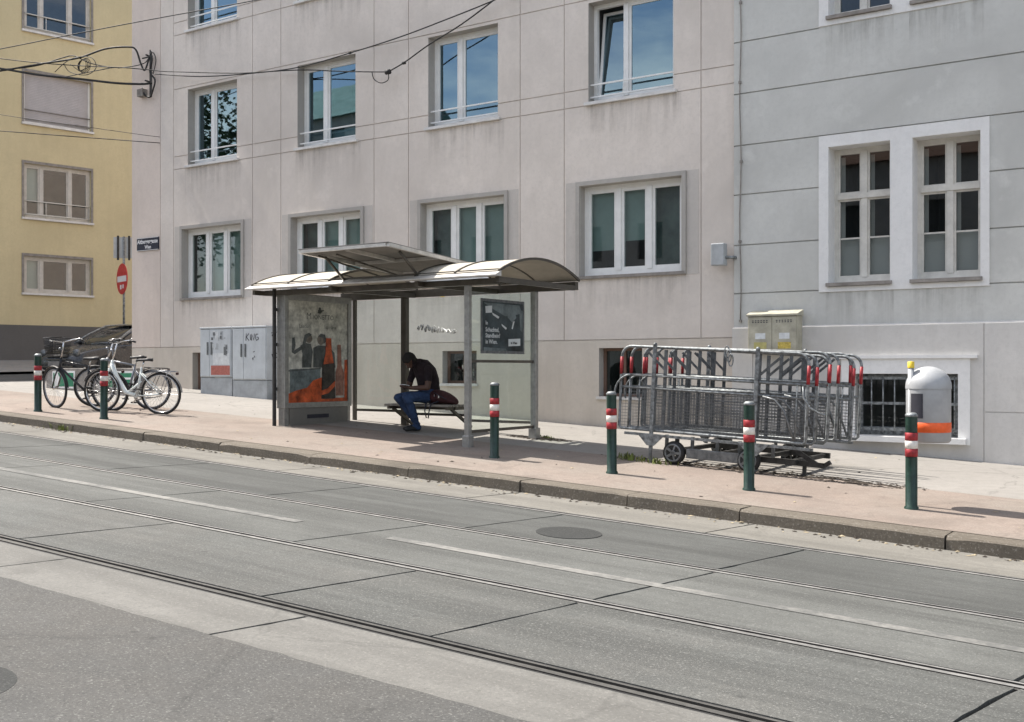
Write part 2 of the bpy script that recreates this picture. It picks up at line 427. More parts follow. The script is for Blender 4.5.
rail('tram_rail', 4.77, .14, 'rubber'); rail('tram_rail', 6.195, .14, 'rail_seal'); rail('tram_rail', 7.735, .14, 'rail_seal'); rail('tram_rail', 9.167, .134, 'rail_seal')
mb = MB()
for a, b in ((-22, -14.2), (-12.9, -6.96), (-5.93, .2), (1.3, 7)):
    n = 8
    for i in range(n):
        xa, xb = a + (b-a)*i/n, a + (b-a)*(i+1)/n
        mb.quad((xa, 6.885, zr(xa)+.004), (xb, 6.885, zr(xb)+.004), (xb, 7.0, zr(xb)+.004), (xa, 7.0, zr(xa)+.004))
tag(mb.build('road_marking', M['road_paint']), kind='structure')
# kerb stones
mb = MB(); kx = [40, 36, 32, 28, 24, 20, 16, 12, 8, 4.4, 2.6, .9, -.7, -2.26, -4.16, -5.39, -6.72, -8.3, -9.9, -11.6, -13.2, -14.9, -16.6, -18.4, -20.2, -22, -24]
rnd = random.Random(5)
for a, b in zip(kx[1:], kx[:-1]):
    a += .007; b -= .007; dy = rnd.uniform(-.012, .012); dz = rnd.uniform(-.010, .006); n = 9; vs = []
    for k in range(n):
        x = a + (b-a)*k/(n-1); y0 = 10.07 + dy; w = rnd.uniform(-.003, .003); c_ = rnd.uniform(.012, .02) + (.03*rnd.random() if k in (0, n-1) and rnd.random() < .5 else 0)
        vs += [(x, 10.37, zr(x)+.122), (x, y0+c_*1.3+w, zr(x)+.122+dz), (x, y0+w*.6, zr(x)+.122+dz-c_), (x, y0-.012+rnd.uniform(-.004,.004), zr(x)-.05)]
    fs = [(4*k+q, 4*k+q+1, 4*k+q+5, 4*k+q+4) for k in range(n-1) for q in range(3)]
    e0 = len(vs); vs += [(a, 10.37, zr(a)-.05), (b, 10.37, zr(b)-.05)]
    fs += [(e0, 3, 2, 1, 0), (4*(n-1), 4*(n-1)+1, 4*(n-1)+2, 4*(n-1)+3, e0+1)]
    mb.add(vs, fs)
tag(mb.build('kerb', M['kerb']), kind='structure')
sheet([-24, -20, -10, 0, 40], [10.375, 12.95], zp, 'pavement_front', M['paving_pink'])
sheet([-24, -20, -10, 0, 40], [12.955, 14.6, 16.7], lambda x, y: zp(x, y) - (.0 if y < 16 else 0), 'pavement', M['paving'])
# side street to the left of the corner
sheet([-27.5, -24.004], [10.1, 16, 30, 60], lambda x, y: zp(x, y) - .07, 'side_road', M['asphalt'])
sheet([-24.0, -21.9], [16.705, 30, 60], lambda x, y: zp(x, y), 'side_pavement', M['paving'])
sheet([-60, -27.504], [10.1, 16, 30, 60], lambda x, y: zp(x, y), 'far_pavement', M['paving'])
sheet([-60, 40], [-30, -12.02], lambda x, y: zr(x) + .11, 'opposite_pavement', M['paving'])

# manhole covers
def manhole(px, py, r, label):
    d = ray(px, py); k = (CAMH) / (-d.z - .05 * d.x)
    x, y = d.x * k, d.y * k
    mb = MB(); n = 36
    top = [(x + r*math.cos(2*math.pi*i/n), y + r*math.sin(2*math.pi*i/n)) for i in range(n)]
    mb.add([(u, w, zr(u) + .005) for u, w in top], [tuple(range(n))])
    mb.add([(u, w, zr(u) + .005) for u, w in top] + [(u, w, zr(u) - .03) for u, w in top], [(i, (i+1) % n, n+(i+1) % n, n+i) for i in range(n)])
    o = mb.build('manhole_cover', M['manhole'], off=(x, y, zr(x))); o.location = (x, y, zr(x))
    return tag(o, label, 'manhole cover')
manhole(569, 533, .29, 'dark round cover worn into the track slab below the shelter')
manhole(-62, 686, .33, 'dark round disc in the near asphalt, at the edge of the view')  # flat dark disc, cut by the left edge of the view

# ------------------------------------------------------------------ facade builder
def facade(mb, x0, x1, z0, z1, holes, vgro=(), hgro=(), y=0.0, gw=.016, gd=.018, wd=.22, mcell=None, mrev=None):
    xs = {x0, x1}; zs = {z0, z1}
    for h in holes: xs |= {h[0], h[1]}; zs |= {h[2], h[3]}
    for g in vgro: xs |= {g[0]-gw/2, g[0]+gw/2}; zs |= {max(z0, g[1]), min(z1, g[2])}
    for g in hgro: zs |= {g[0]-gw/2, g[0]+gw/2}; xs |= {max(x0, g[1]), min(x1, g[2])}
    xs = sorted(x for x in xs if x0-1e-6 <= x <= x1+1e-6); zs = sorted(z for z in zs if z0-1e-6 <= z <= z1+1e-6)
    nx, nz = len(xs)-1, len(zs)-1; D = {}
    for i in range(nx):
        cx = (xs[i]+xs[i+1])/2
        for j in range(nz):
            cz = (zs[j]+zs[j+1])/2; d = 0
            for g in vgro:
                if abs(cx-g[0]) < gw/2 and g[1] < cz < g[2]: d = gd
            for g in hgro:
                if abs(cz-g[0]) < gw/2 and g[1] < cx < g[2]: d = gd
            for h in holes:
                if h[0] < cx < h[1] and h[2] < cz < h[3]: d = None
            D[i, j] = d
    for (i, j), d in D.items():
        a, b, c, e = xs[i], xs[i+1], zs[j], zs[j+1]
        m = mcell((a+b)/2, (c+e)/2) if mcell else 0
        if d is not None: mb.quad((a, y+d, c), (b, y+d, c), (b, y+d, e), (a, y+d, e), m)
        for (ii, jj), p, q in (((i+1, j), (b, c), (b, e)), ((i, j+1), (a, e), (b, e))):
            if (ii, jj) in D:
                d1 = wd if d is None else d; d2 = D[ii, jj]; d2 = wd if d2 is None else d2
                if abs(d1-d2) > 1e-6:
                    mb.quad((p[0], y+d1, p[1]), (q[0], y+d1, q[1]), (q[0], y+d2, q[1]), (p[0], y+d2, p[1]), mrev if (mrev is not None and (d is None or D[ii, jj] is None)) else m)

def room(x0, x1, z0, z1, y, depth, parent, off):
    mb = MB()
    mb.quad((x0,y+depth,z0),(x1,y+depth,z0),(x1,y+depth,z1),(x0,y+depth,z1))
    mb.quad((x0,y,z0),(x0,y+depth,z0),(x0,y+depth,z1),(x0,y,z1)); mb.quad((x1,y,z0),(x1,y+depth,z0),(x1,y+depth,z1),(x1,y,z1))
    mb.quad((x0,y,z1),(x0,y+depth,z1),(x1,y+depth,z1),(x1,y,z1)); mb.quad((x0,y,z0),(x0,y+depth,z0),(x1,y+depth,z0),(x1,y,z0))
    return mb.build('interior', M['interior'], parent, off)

def window(root, off, x0, x1, z0, z1, y, splits, fmat, pmat, blinds=(), rail=False, fw=.07, sash=.05, sill=None, tilt=None, hbar=None, bmat=None, depth=1.4, dark=False):
    """frame in the opening at plane y (front of frame); splits: fractions; panes set back"""
    mb = MB(); yf0, yf1 = y, y + .07
    mb.box(x0, x0+fw, yf0, yf1, z0, z1); mb.box(x1-fw, x1, yf0, yf1, z0, z1)
    mb.box(x0+fw, x1-fw, yf0, yf1, z0, z0+fw*1.2); mb.box(x0+fw, x1-fw, yf0, yf1, z1-fw, z1)
    xi0, xi1 = x0+fw, x1-fw; zi0, zi1 = z0+fw*1.2, z1-fw
    cuts = [xi0] + [xi0 + (xi1-xi0)*s for s in splits] + [xi1]
    pane = MB(); bl = MB()
    for s in cuts[1:-1]: mb.box(s-.045, s+.045, yf0-.012, yf1-.003, zi0, zi1)
    for k in range(len(cuts)-1):
        a = cuts[k] + (.045 if k else 0); b = cuts[k+1] - (.045 if k < len(cuts)-2 else 0)
        if tilt == k:
            # tilted sash: hinged at the foot, top leans in
            ang = R(7); h = zi1 - zi0
            def T(u, w, d): return (u, yf0 + .03 + w*math.sin(ang) + d*math.cos(ang), zi0 + w*math.cos(ang) - d*math.sin(ang)*.0)
            def sb(u0, u1, w0, w1):
                vs = [T(u, w, d) for d in (0, .05) for u, w in ((u0,w0),(u1,w0),(u1,w1),(u0,w1))]
                mb.add(vs, [(0,1,2,3),(4,5,6,7),(0,1,5,4),(1,2,6,5),(2,3,7,6),(3,0,4,7)])
            sb(a, a+sash, .005, h-.01); sb(b-sash, b, .005, h-.01); sb(a+sash, b-sash, .005, .005+sash); sb(a+sash, b-sash, h-.01-sash, h-.01)
            pane.quad(T(a+sash, sash, .02), T(b-sash, sash, .02), T(b-sash, h-sash, .02), T(a+sash, h-sash, .02))
        else:
            ys0, ys1 = yf0+.012, yf1-.005
            mb.box(a, a+sash, ys0, ys1, zi0, zi1); mb.box(b-sash, b, ys0, ys1, zi0, zi1)
            mb.box(a+sash, b-sash, ys0, ys1, zi0, zi0+sash); mb.box(a+sash, b-sash, ys0, ys1, zi1-sash, zi1)
            pane.quad((a+sash, ys0+.02, zi0+sash), (b-sash, ys0+.02, zi0+sash), (b-sash, ys0+.02, zi1-sash), (a+sash, ys0+.02, zi1-sash))
            if hbar:
                for hb in hbar:
                    zz = zi0 + (zi1-zi0)*hb[0]; mb.box(a+sash, b-sash, ys0-.004, ys1-.001, zz-hb[1]/2, zz+hb[1]/2)
        for bk, lo in blinds:
            if bk == k:
                zb = zi0 + (zi1-zi0)*lo[0]; zt = zi0 + (zi1-zi0)*lo[1]
                bl.box(a+.01, b-.01, yf1+.05, yf1+.056, zb, zt)
    w = mb.build('window', fmat, root, off)
    pane.build('pane', pmat, w, off)
    if bl.v: bl.build('blind', bmat or M['blind_teal'], w, off)
    if dark:
        done = {q[0] for q in blinds}
        for k in range(len(cuts)-1):
            if k not in done:
                dk = MB(); dk.box(cuts[k]+.01, cuts[k+1]-.01, yf1+.16, yf1+.166, zi0+.02, zi1); dk.build('curtain', M['blind_dark'], w, off)
    room(x0+.001, x1-.001, z0+.001, z1-.001, yf1+.001, depth, w, off)
    if rail:
        for q in (.30, .085):
            r = MB(); r.box(x0, x1, y-.13, y-.105, z0+q, z0+q+.026); r.build('guard_rail', M['frame_white'], w, off)
    if sill:
        s = MB(); s.box(x0-.06, x1+.06, sill[0], y+.02, z0-.055, z0-.004); s.build('sill', sill[1], w, off)
    return w

def streak_mat():
    n = NT('sill_streak'); n.n.remove(n.b)  # dark vertical streaks, strongest under the sill and fading downwards
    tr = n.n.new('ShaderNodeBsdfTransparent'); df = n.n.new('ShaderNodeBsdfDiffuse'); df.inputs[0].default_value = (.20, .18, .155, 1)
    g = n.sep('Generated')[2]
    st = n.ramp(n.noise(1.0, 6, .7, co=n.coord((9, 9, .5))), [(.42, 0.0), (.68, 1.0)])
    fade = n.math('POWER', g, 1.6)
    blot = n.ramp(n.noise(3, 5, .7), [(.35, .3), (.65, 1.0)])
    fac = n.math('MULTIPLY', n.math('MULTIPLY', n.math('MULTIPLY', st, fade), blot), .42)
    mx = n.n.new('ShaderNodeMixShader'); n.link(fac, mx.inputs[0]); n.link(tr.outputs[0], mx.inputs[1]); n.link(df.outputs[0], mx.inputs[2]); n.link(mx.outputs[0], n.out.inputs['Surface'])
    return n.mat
M['sill_streak'] = streak_mat()
def dark_streak(root, off, x0, x1, zt, h, y):
    mb = MB(); mb.quad((x0, y, zt-h), (x1, y, zt-h), (x1, y, zt), (x0, y, zt)); return mb.build('sill_streak', M['sill_streak'], root, off)
# ------------------------------------------------------------------ office building (middle)
YF = 16.5
bx0, bx1 = X(132, YF), -6.90
B = empty('office_building', (bx0, YF, zp(bx0, YF)), 'pinkish grey rendered building with long rows of white framed windows above the shelter', 'building')
off = B.location.copy()
CX = [-19.25, -15.79, -12.31, -8.78]
ROW1 = (3.30, 4.86); ROW2 = (6.30, 8.02); ROW3 = (9.36, 11.08); ROW4 = (12.42, 14.14)
holes = []
for c in CX:
    holes.append((c-.97, c+.97, *ROW1))
    for r in (ROW2, ROW3, ROW4): holes.append((c-.81, c+.81, *r))
BASE = [(-19.9, -19.15, 1.16, 2.06), (-12.78, -11.98, 1.42, 2.03), (-9.38, -8.55, 1.22, 2.05)]
holes += BASE
vg = []
for c in CX:
    for s in (-1.3, 1.3): vg.append((c+s, 2.2, 15.5))
hg = [(z, -20.55, bx1) for z in (6.25, 6.54, 8.08, 9.31, 9.6, 11.14, 12.37)]
hg.append((2.19, bx0, bx1))
mb = MB()
def mc(x, z):
    if z < 2.19: return 2
    return 1 if x < -21.02 else 0
facade(mb, bx0, bx1, -.4, 15.5, holes, vg + [(-21.02, 2.2, 15.5)], hg, y=YF, mcell=mc, wd=.3, mrev=3)  # reveals take the darker stone colour, which paints shade into the recesses
mb.quad((bx0, YF, -.4), (bx0, YF+14, -.4), (bx0, YF+14, 15.5), (bx0, YF, 15.5), 1)
mb.quad((bx1, YF, -.4), (bx1, YF+14, -.4), (bx1, YF+14, 15.5), (bx1, YF, 15.5), 0)
mb.quad((bx0, YF+14, -.4), (bx1, YF+14, -.4), (bx1, YF+14, 15.5), (bx0, YF+14, 15.5), 0)
mb.build('wall', [M['render_mid'], M['render_pink'], M['render_plinth'], M['stone_and_shade']], B, off, flip=False)
mb = MB(); mb.box(bx0-.35, bx1, YF-.35, YF+14, 15.503, 15.8); mb.build('roof', M['plinth_dark'], B, off)
BL = {(0,0): [(1,(0,1)), (2,(0,1))], (0,1): [(1,(0,1)), (2,(.0,1))], (0,2): [(1,(.12,1)), (2,(0,1))], (0,3): [(0,(.26,1)), (1,(.36,1))]}
for i, c in enumerate(CX):
    w = window(B, off, c-.97, c+.97, *ROW1, YF+.15, (.335, .665), M['frame_white'], M['pane'], BL[(0, i)], fw=.075, dark=True, sill=(YF-.05, M['sill_old']))
    t = MB(); a, b, z0, z1 = c-.97, c+.97, *ROW1        # stone surround
    t.box(a-.075, a-.002, YF-.045, YF+.10, z0-.05, z1+.075); t.box(b+.002, b+.075, YF-.045, YF+.10, z0-.05, z1+.075)
    t.box(a-.002, b+.002, YF-.045, YF+.10, z1+.002, z1+.075)
    t.build('window_surround', M['stone_and_shade'], w, off)
    for u0, u1 in ((a-.29, a-.077), (b+.077, b+.29)):
        p = MB(); p.box(u0, u1, YF-.006, YF-.0, z0-.06, z1+.08); p.build('side_band', M['stone_and_shade2'], w, off)
    dark_streak(w, off, c-1.1, c+1.1, ROW1[0]-.05, .8, YF-.004)
    for ri, r in enumerate((ROW2, ROW3, ROW4)):
        w2 = window(B, off, c-.81, c+.81, *r, YF+.20, (.38,), M['frame_white'], M['pane_sky'], ([(1, (.0, .16))] if (ri == 0 and i == 1) else ()), rail=True, fw=.065,
               sill=(YF-.06, M['sill_metal']), tilt=0 if (i == 3 and ri == 0) else None)
        dark_streak(w2, off, c-.9, c+.95, r[0]-.05, .95, YF-.004)
for h in BASE:
    mb = MB(); y = YF + .16
    mb.box(h[0], h[1], y, y+.05, h[2], h[2]+.05); mb.box(h[0], h[1], y, y+.05, h[3]-.05, h[3]); mb.box(h[0], h[0]+.05, y, y+.05, h[2]+.05, h[3]-.05)
    mb.box(h[1]-.05, h[1], y, y+.05, h[2]+.05, h[3]-.05); mb.box((h[0]+h[1])/2-.02, (h[0]+h[1])/2+.02, y, y+.05, h[2]+.05, h[3]-.05)
    w = mb.build('basement_window', M['brown_reveal'], B, off)
    p = MB(); p.quad((h[0]+.05, y+.03, h[2]+.05), (h[1]-.05, y+.03, h[2]+.05), (h[1]-.05, y+.03, h[3]-.05), (h[0]+.05, y+.03, h[3]-.05)); p.build('pane', M['pane'], w, off)
    room(h[0]+.001, h[1]-.001, h[2], h[3], y+.06, .6, w, off)
    s = MB(); s.box(h[0]-.04, h[1]+.04, YF-.04, y, h[2]-.05, h[2]-.003); s.build('sill', M['sill_metal'], w, off)

# ------------------------------------------------------------------ old grey building (right)
gx0, gx1 = -6.895, 26.0; YG = 16.46
G = empty('old_house', (gx0, YG, zp(gx0, YG)), 'old grey building with grooved render and paired tall windows framed in white', 'building')
goff = G.location.copy()
pairs = [(-5.37, -4.46, -4.14, -3.22)] + [(-5.37+d, -4.46+d, -4.14+d, -3.22+d) for d in (4.6, 9.2, 13.8)]
gh = []
for p in pairs:
    for z0, z1 in ((2.99, 5.04), (7.02, 9.07), (11.05, 13.1)):
        gh += [(p[0], p[1], z0, z1), (p[2], p[3], z0, z1)]
hg = []
for z in (2.885, 3.65, 4.45, 5.23, 6.05, 6.87, 7.67, 8.47, 9.27, 10.07, 10.9, 11.7, 12.5, 13.3):
    segs = [gx0]
    for p in pairs:
        inside = any(a - .2 < z < b + .19 for a, b in ((2.99, 5.04), (7.02, 9.07), (11.05, 13.1)))
        if inside: segs += [p[0]-.15, p[3]+.12]
    segs.append(gx1)
    for k in range(0, len(segs), 2): hg.append((z, segs[k], segs[k+1]))
mb = MB(); facade(mb, gx0, gx1, 2.33, 15.0, gh, (), hg, y=YG, gw=.02, gd=.025, wd=.38, mrev=1)
mb.quad((gx0, YG, -.6), (gx0, YG+13, -.6), (gx0, YG+13, 15), (gx0, YG, 15)); mb.quad((gx1, YG, -2), (gx1, YG+13, -2), (gx1, YG+13, 15), (gx1, YG, 15))
mb.build('wall', [M['render_grey'], M['surround_white']], G, goff, flip=False)
mb = MB(); mb.box(gx0, gx1, YG-.4, YG+13, 15.003, 15.5); mb.build('roof', M['plinth_dark'], G, goff)
YP = YG - .075
ph = [(-4.95+d, -3.50+d, .72 - .05*d, 1.62 - .05*d) for d in (0, 4.6, 9.2)]
mb = MB(); facade(mb, gx0, gx1, -2.0, 2.33, ph, [(-6.55, -2, 2.33), (-3.16, -2, 2.33), (1.7, -2, 2.33)], [(1.09, -3.16, 1.7)], y=YP, gw=.014, gd=.012, wd=.24)
mb.quad((gx0, YP, 2.33), (gx1, YP, 2.33), (gx1, YG+.0, 2.36), (gx0, YG, 2.36)); mb.quad((gx0, YP, -2), (gx0, YG, -2), (gx0, YG, 2.36), (gx0, YP, 2.33))
mb.build('plinth', M['stone_plinth'], G, goff, flip=False)
for pi, p in enumerate(pairs):
    for ri, (z0, z1) in enumerate(((2.99, 5.04), (7.02, 9.07), (11.05, 13.1))):
        s = MB(); ya, yb = YG-.02, YG+.02
        L, Rr = p[0]-.15, p[3]+.12
        s.box(L, p[0]-.002, ya, yb-.001, z0-.135, z1+.18); s.box(p[1]+.002, p[2]-.002, ya, yb-.001, z0-.135, z1+.18); s.box(p[3]+.002, Rr, ya, yb-.001, z0-.135, z1+.18)
        s.box(p[0]-.002, p[1]+.002, ya, yb-.001, z1+.002, z1+.18); s.box(p[2]-.002, p[3]+.002, ya, yb-.001, z1+.002, z1+.18)
        s.box(p[0]-.002, p[1]+.002, ya, yb-.001, z0-.135, z0-.06); s.box(p[2]-.002, p[3]+.002, ya, yb-.001, z0-.135, z0-.06)
        sw = s.build('window_surround', M['surround_white'], G, goff)
        for a, b in ((p[0], p[1]), (p[2], p[3])):
            mb = MB(); y = YG + .27; fw = .055
            mb.box(a, a+fw, y, y+.08, z0, z1); mb.box(b-fw, b, y, y+.08, z0, z1); mb.box(a+fw, b-fw, y, y+.08, z0, z0+.09); mb.box(a+fw, b-fw, y, y+.08, z1-fw, z1)
            zt = z0 + (z1-z0)*.645; c = (a+b)/2
            mb.box(a+fw, b-fw, y-.03, y+.075, zt-.04, zt+.04)
            mb.box(c-.045, c+.045, y-.015, y+.072, z0+.09, zt-.04); mb.box(c-.045, c+.045, y-.015, y+.072, zt+.04, z1-fw)
            pane = MB(); bl = MB()
            for u0, u1 in ((a+fw, c-.045), (c+.045, b-fw)):
                for w0, w1 in ((z0+.09, zt-.04), (zt+.04, z1-fw)):
                    sh = .03
                    mb.box(u0, u0+sh, y+.01, y+.06, w0, w1); mb.box(u1-sh, u1, y+.01, y+.06, w0, w1); mb.box(u0+sh, u1-sh, y+.01, y+.06, w0, w0+sh); mb.box(u0+sh, u1-sh, y+.01, y+.06, w1-sh, w1)
                    pane.quad((u0+sh, y+.03, w0+sh), (u1-sh, y+.03, w0+sh), (u1-sh, y+.03, w1-sh), (u0+sh, y+.03, w1-sh))
                zb = z0 + .09 + (zt - z0)*.45
                if ri == 0:
                    mb.box(u0+sh, u1-sh, y+.015, y+.045, zb-.012, zb+.012)
                    bl.box(u0+.005, u1-.005, y+.1, y+.105, z0+.09, zb)
                    bl.box(u0+.005, u0+.07, y+.14, y+.145, zb, z1-.1)
            w = mb.build('window', M['frame_old'], G, goff)
            pane.build('pane', M['pane_old'], w, goff)
            if bl.v: bl.build('curtain', M['blind_pale'], w, goff)
            room(a+.001, b-.001, z0, z1, y+.09, 1.2, w, goff)
            s2 = MB(); s2.box(a-.03, b+.03, YG-.07, y+.0, z0-.055, z0-.004); s2.build('sill', M['sill_old'], w, goff)
            dark_streak(w, goff, a-.05, b+.05, z0-.14, .8, YG-.004)
for h in ph:
    s = MB(); ya, yb = YP-.025, YP+.01
    s.box(h[0]-.2, h[0]-.002, ya, yb, h[2]-.1, h[3]+.22); s.box(h[1]+.002, h[1]+.16, ya, yb, h[2]-.1, h[3]+.22); s.box(h[0]-.002, h[1]+.002, ya, yb, h[3]+.002, h[3]+.22)
    s.build('window_surround', M['surround_white'], G, goff)
    s = MB(); s.box(h[0]-.26, h[1]+.26, ya-.03, yb, h[3]+.222, h[3]+.27); s.build('cornice', M['surround_white'], G, goff)
    mb = MB(); y = YP + .14
    mb.box(h[0], h[0]+.07, y, y+.06, h[2], h[3]); mb.box(h[1]-.07, h[1], y, y+.06, h[2], h[3]); mb.box(h[0]+.07, h[1]-.07, y, y+.06, h[3]-.06, h[3]); mb.box(h[0]+.07, h[1]-.07, y, y+.06, h[2], h[2]+.12)
    c = (h[0]+h[1])/2; mb.box(c-.025, c+.025, y, y+.06, h[2]+.12, h[3]-.06)
    w = mb.build('basement_window', M['galv'], G, goff)
    p = MB(); p.quad((h[0]+.07, y+.03, h[2]+.12), (h[1]-.07, y+.03, h[2]+.12), (h[1]-.07, y+.03, h[3]-.06), (h[0]+.07, y+.03, h[3]-.06)); p.build('pane', M['pane_old'], w, goff)
    room(h[0]+.001, h[1]-.001, h[2], h[3], y+.07, .7, w, goff)
    g = MB(); n = 9
    for k in range(n):
        xx = h[0] + .06 + (h[1]-h[0]-.12)*k/(n-1); g.tube([(xx, YP+.05, h[2]+.04), (xx, YP+.05, h[3]-.03)], .011, 6)
    for q in (.1, .52, .93): g.bar((h[0], YP+.05, h[2]+(h[3]-h[2])*q), (h[1], YP+.05, h[2]+(h[3]-h[2])*q), .012, .04)
    g.build('window_bars', M['galv'], w, goff)
    s2 = MB(); s2.box(h[0]-.16, h[1]+.12, YP-.12, y, h[2]-.09, h[2]-.01); s2.build('sill', M['surround_white'], w, goff)
# thin cables clipped down the joint of the two houses
mb = MB()
pts = [(-6.78 + .012*math.sin(k*1.3), YG-.02, 2.45 + k*.42) for k in range(28)]
mb.tube(pts, .009, 6)
for k in range(0, 28, 3): mb.box(pts[k][0]-.02, pts[k][0]+.02, YG-.032, YG-.001, pts[k][2]-.02, pts[k][2]+.02)
o = mb.build('wall_cable', M['sill_old'], off=(-6.78, YG, 2.45)); o.location = (-6.78, YG, 2.45)
tag(o, 'thin grey cable clipped down the joint between the pink and grey buildings', 'cable')

# ------------------------------------------------------------------ ochre building across the side street
U = Vector((.205, .979, 0)).normalized(); Nn = Vector((U.y, -U.x, 0))
c57 = ray(57, HZ); k57 = 36.7 / 1.0
P57 = Vector((c57.x * k57, c57.y * k57, CAMH))
def yb(px, py):
    p = on_plane(px, py, P57, Nn); return (p - P57).dot(U), p.z
Y0 = empty('ochre_building', (P57.x, P57.y, zp(P57.x, P57.y)), 'ochre yellow apartment building with dark grey base across the side street', 'building', rz=math.atan2(U.y, U.x))
yoff = Vector((0, 0, Y0.location.z))
uL, uR = yb(24, 275)[0], yb(91, 275)[0]
def zrow(py): return yb(57, py)[1]
rows = [(zrow(-12), zrow(36)), (zrow(77), zrow(127)), (zrow(167), zrow(220)), (zrow(258), zrow(294))]
rows = [(b, a) for a, b in rows]
yh = []; span = uR - uL
cols = [(uL, uR), (uL - 4.6, uR - 4.6), (uL + 4.4, uR + 4.4), (uL + 8.8, uR + 8.8)]
top_rows = [(rows[0][0] + 3.0, rows[0][1] + 3.0)]
for (a, b) in cols:
    for z0, z1 in rows + top_rows: yh.append((a, b, z0, z1))
zpl = zrow(326)
mb = MB(); facade(mb, -11, 14, zpl, 17, yh, (), (), y=0, wd=.2)
mb.quad((14, 0, 0), (14, 12, 0), (14, 12, 17), (14, 0, 17)); mb.quad((-11, 0, 0), (-11, 12, 0), (-11, 12, 17), (-11, 0, 17))
mb.build('wall', M['render_ochre'], Y0, yoff, flip=False)
mb = MB(); mb.box(-11.02, 14.02, -.06, 12, 1.0, zpl); mb.build('plinth', M['plinth_dark'], Y0, yoff)
mb = MB(); mb.box(-11.5, 14.5, -.5, 12.4, 17.003, 17.4); mb.build('roof', M['plinth_dark'], Y0, yoff)
for ci, (a, b) in enumerate(cols):
    for ri, (z0, z1) in enumerate(rows + top_rows):
        if ri == 1 and ci == 0:
            mb = MB(); mb.box(a, b, .1, .16, z0, z0+.06); mb.box(a, a+.06, .1, .16, z0+.06, z1); mb.box(b-.06, b, .1, .16, z0+.06, z1)
            w = mb.build('window', M['frame_white'], Y0, yoff)
            s = MB(); n = 30
            for k in range(n):
                za = z0+.06 + (z1-z0-.06)*k/n; zb2 = z0+.06+(z1-z0-.06)*(k+1)/n
                s.quad((a+.06, .115, za), (b-.06, .115, za), (b-.06, .128, zb2), (a+.06, .128, zb2)); s.quad((a+.06, .128, zb2), (b-.06, .128, zb2), (b-.06, .115, zb2), (a+.06, .115, zb2))
            s.build('roller_shutter', M['shutter'], w, yoff)
            g = MB()
            for q in (.28, .62): g.tube([(a+.0, .06, z0+q*.9-.12), (b, .06, z0+q*.9-.12)], .016, 6)
            g.build('guard_rail', M['sill_old'], w, yoff)
        else:
            w = window(Y0, yoff, a, b, z0, z1, .1, (.24, .70), M['frame_old2'], M['pane'], [(0, (.3, 1))] if ri == 2 else [(0, (0, 1))] if ri == 3 else (), fw=.08, bmat=M['blind_pale'])
            if ri in (0, 2, 4):
                g = MB()
                for q in (.55, .12): g.tube([(a, .05, z0+q), (b, .05, z0+q)], .02, 6)
                for q in (.02, .33, .66, .98): g.tube([(a+(b-a)*q, .05, z0+.0), (a+(b-a)*q, .05, z0+.55)], .012, 6)
                g.build('guard_rail', M['frame_old'], w, yoff)
        s = MB(); s.box(a-.08, b+.08, -.09, .1, z0-.07, z0-.004); s.build('sill', M['sill_metal'], w, yoff)
        s = MB(); s.box(a-.07, a-.002, -.03, .02, z0, z1+.09); s.box(b+.002, b+.07, -.03, .02, z0, z1+.09); s.box(a-.002, b+.002, -.03, .02, z1+.002, z1+.09)
        s.build('window_surround', M['sill_old'], w, yoff)

# ------------------------------------------------------------------ houses and trees across the main street (seen in the window panes)
def plain_house(x0, x1, h, mat, label, rmat=None):
    y = -13.0; o = empty('street_house', (x0, y, zr(x0)), label, 'building'); of = o.location.copy()
    n = int((x1-x0)/3.2); hs = []
    for i in range(n):
        cx = x0 + (i+.5)*(x1-x0)/n
        z = zr(x0) + 1.6
        while z + 2 < zr(x0) + h: hs.append((cx-.65, cx+.65, z, z+1.7)); z += 3.2
    mb = MB(); facade(mb, x0, x1, zr(x1)-.3, zr(x0)+h, hs, y=0, wd=.2)
    mb.v = [Vector((p.x, y - p.y, p.z)) for p in mb.v]
    mb.quad((x0, y-10, 0), (x0, y, 0), (x0, y, zr(x0)+h), (x0, y-10, zr(x0)+h)); mb.quad((x1, y-10, -1), (x1, y, -1), (x1, y, zr(x0)+h), (x1, y-10, zr(x0)+h))
    mb.build('wall', mat, o, of, flip=False)
    p = MB()
    for q in hs: p.quad((q[0], y-.19, q[2]), (q[1], y-.19, q[2]), (q[1], y-.19, q[3]), (q[0], y-.19, q[3]))
    p.build('window', M['interior'], o, of)
    r = MB(); zt = zr(x0)+h
    r.prism([(0, 0), (-10.6, 0), (-5.3, 3.4)], (x0-.2, y+.3, zt+.004), (0, 1, 0), (0, 0, 1), (x1-x0+.4, 0, 0)); r.build('roof', rmat or M['brown_reveal'], o, of)
M['copper_roof'] = plain('copper_roof', (.10, .19, .16), .7, var=.2, scale=1)
plain_house(-52, -42, 13.5, M['render_plinth'], 'beige house across the street with a green roof, mirrored in the office windows', M['copper_roof'])
plain_house(-41.5, 4, 8.2, M['render_grey'], 'long grey house behind the viewer across the street')
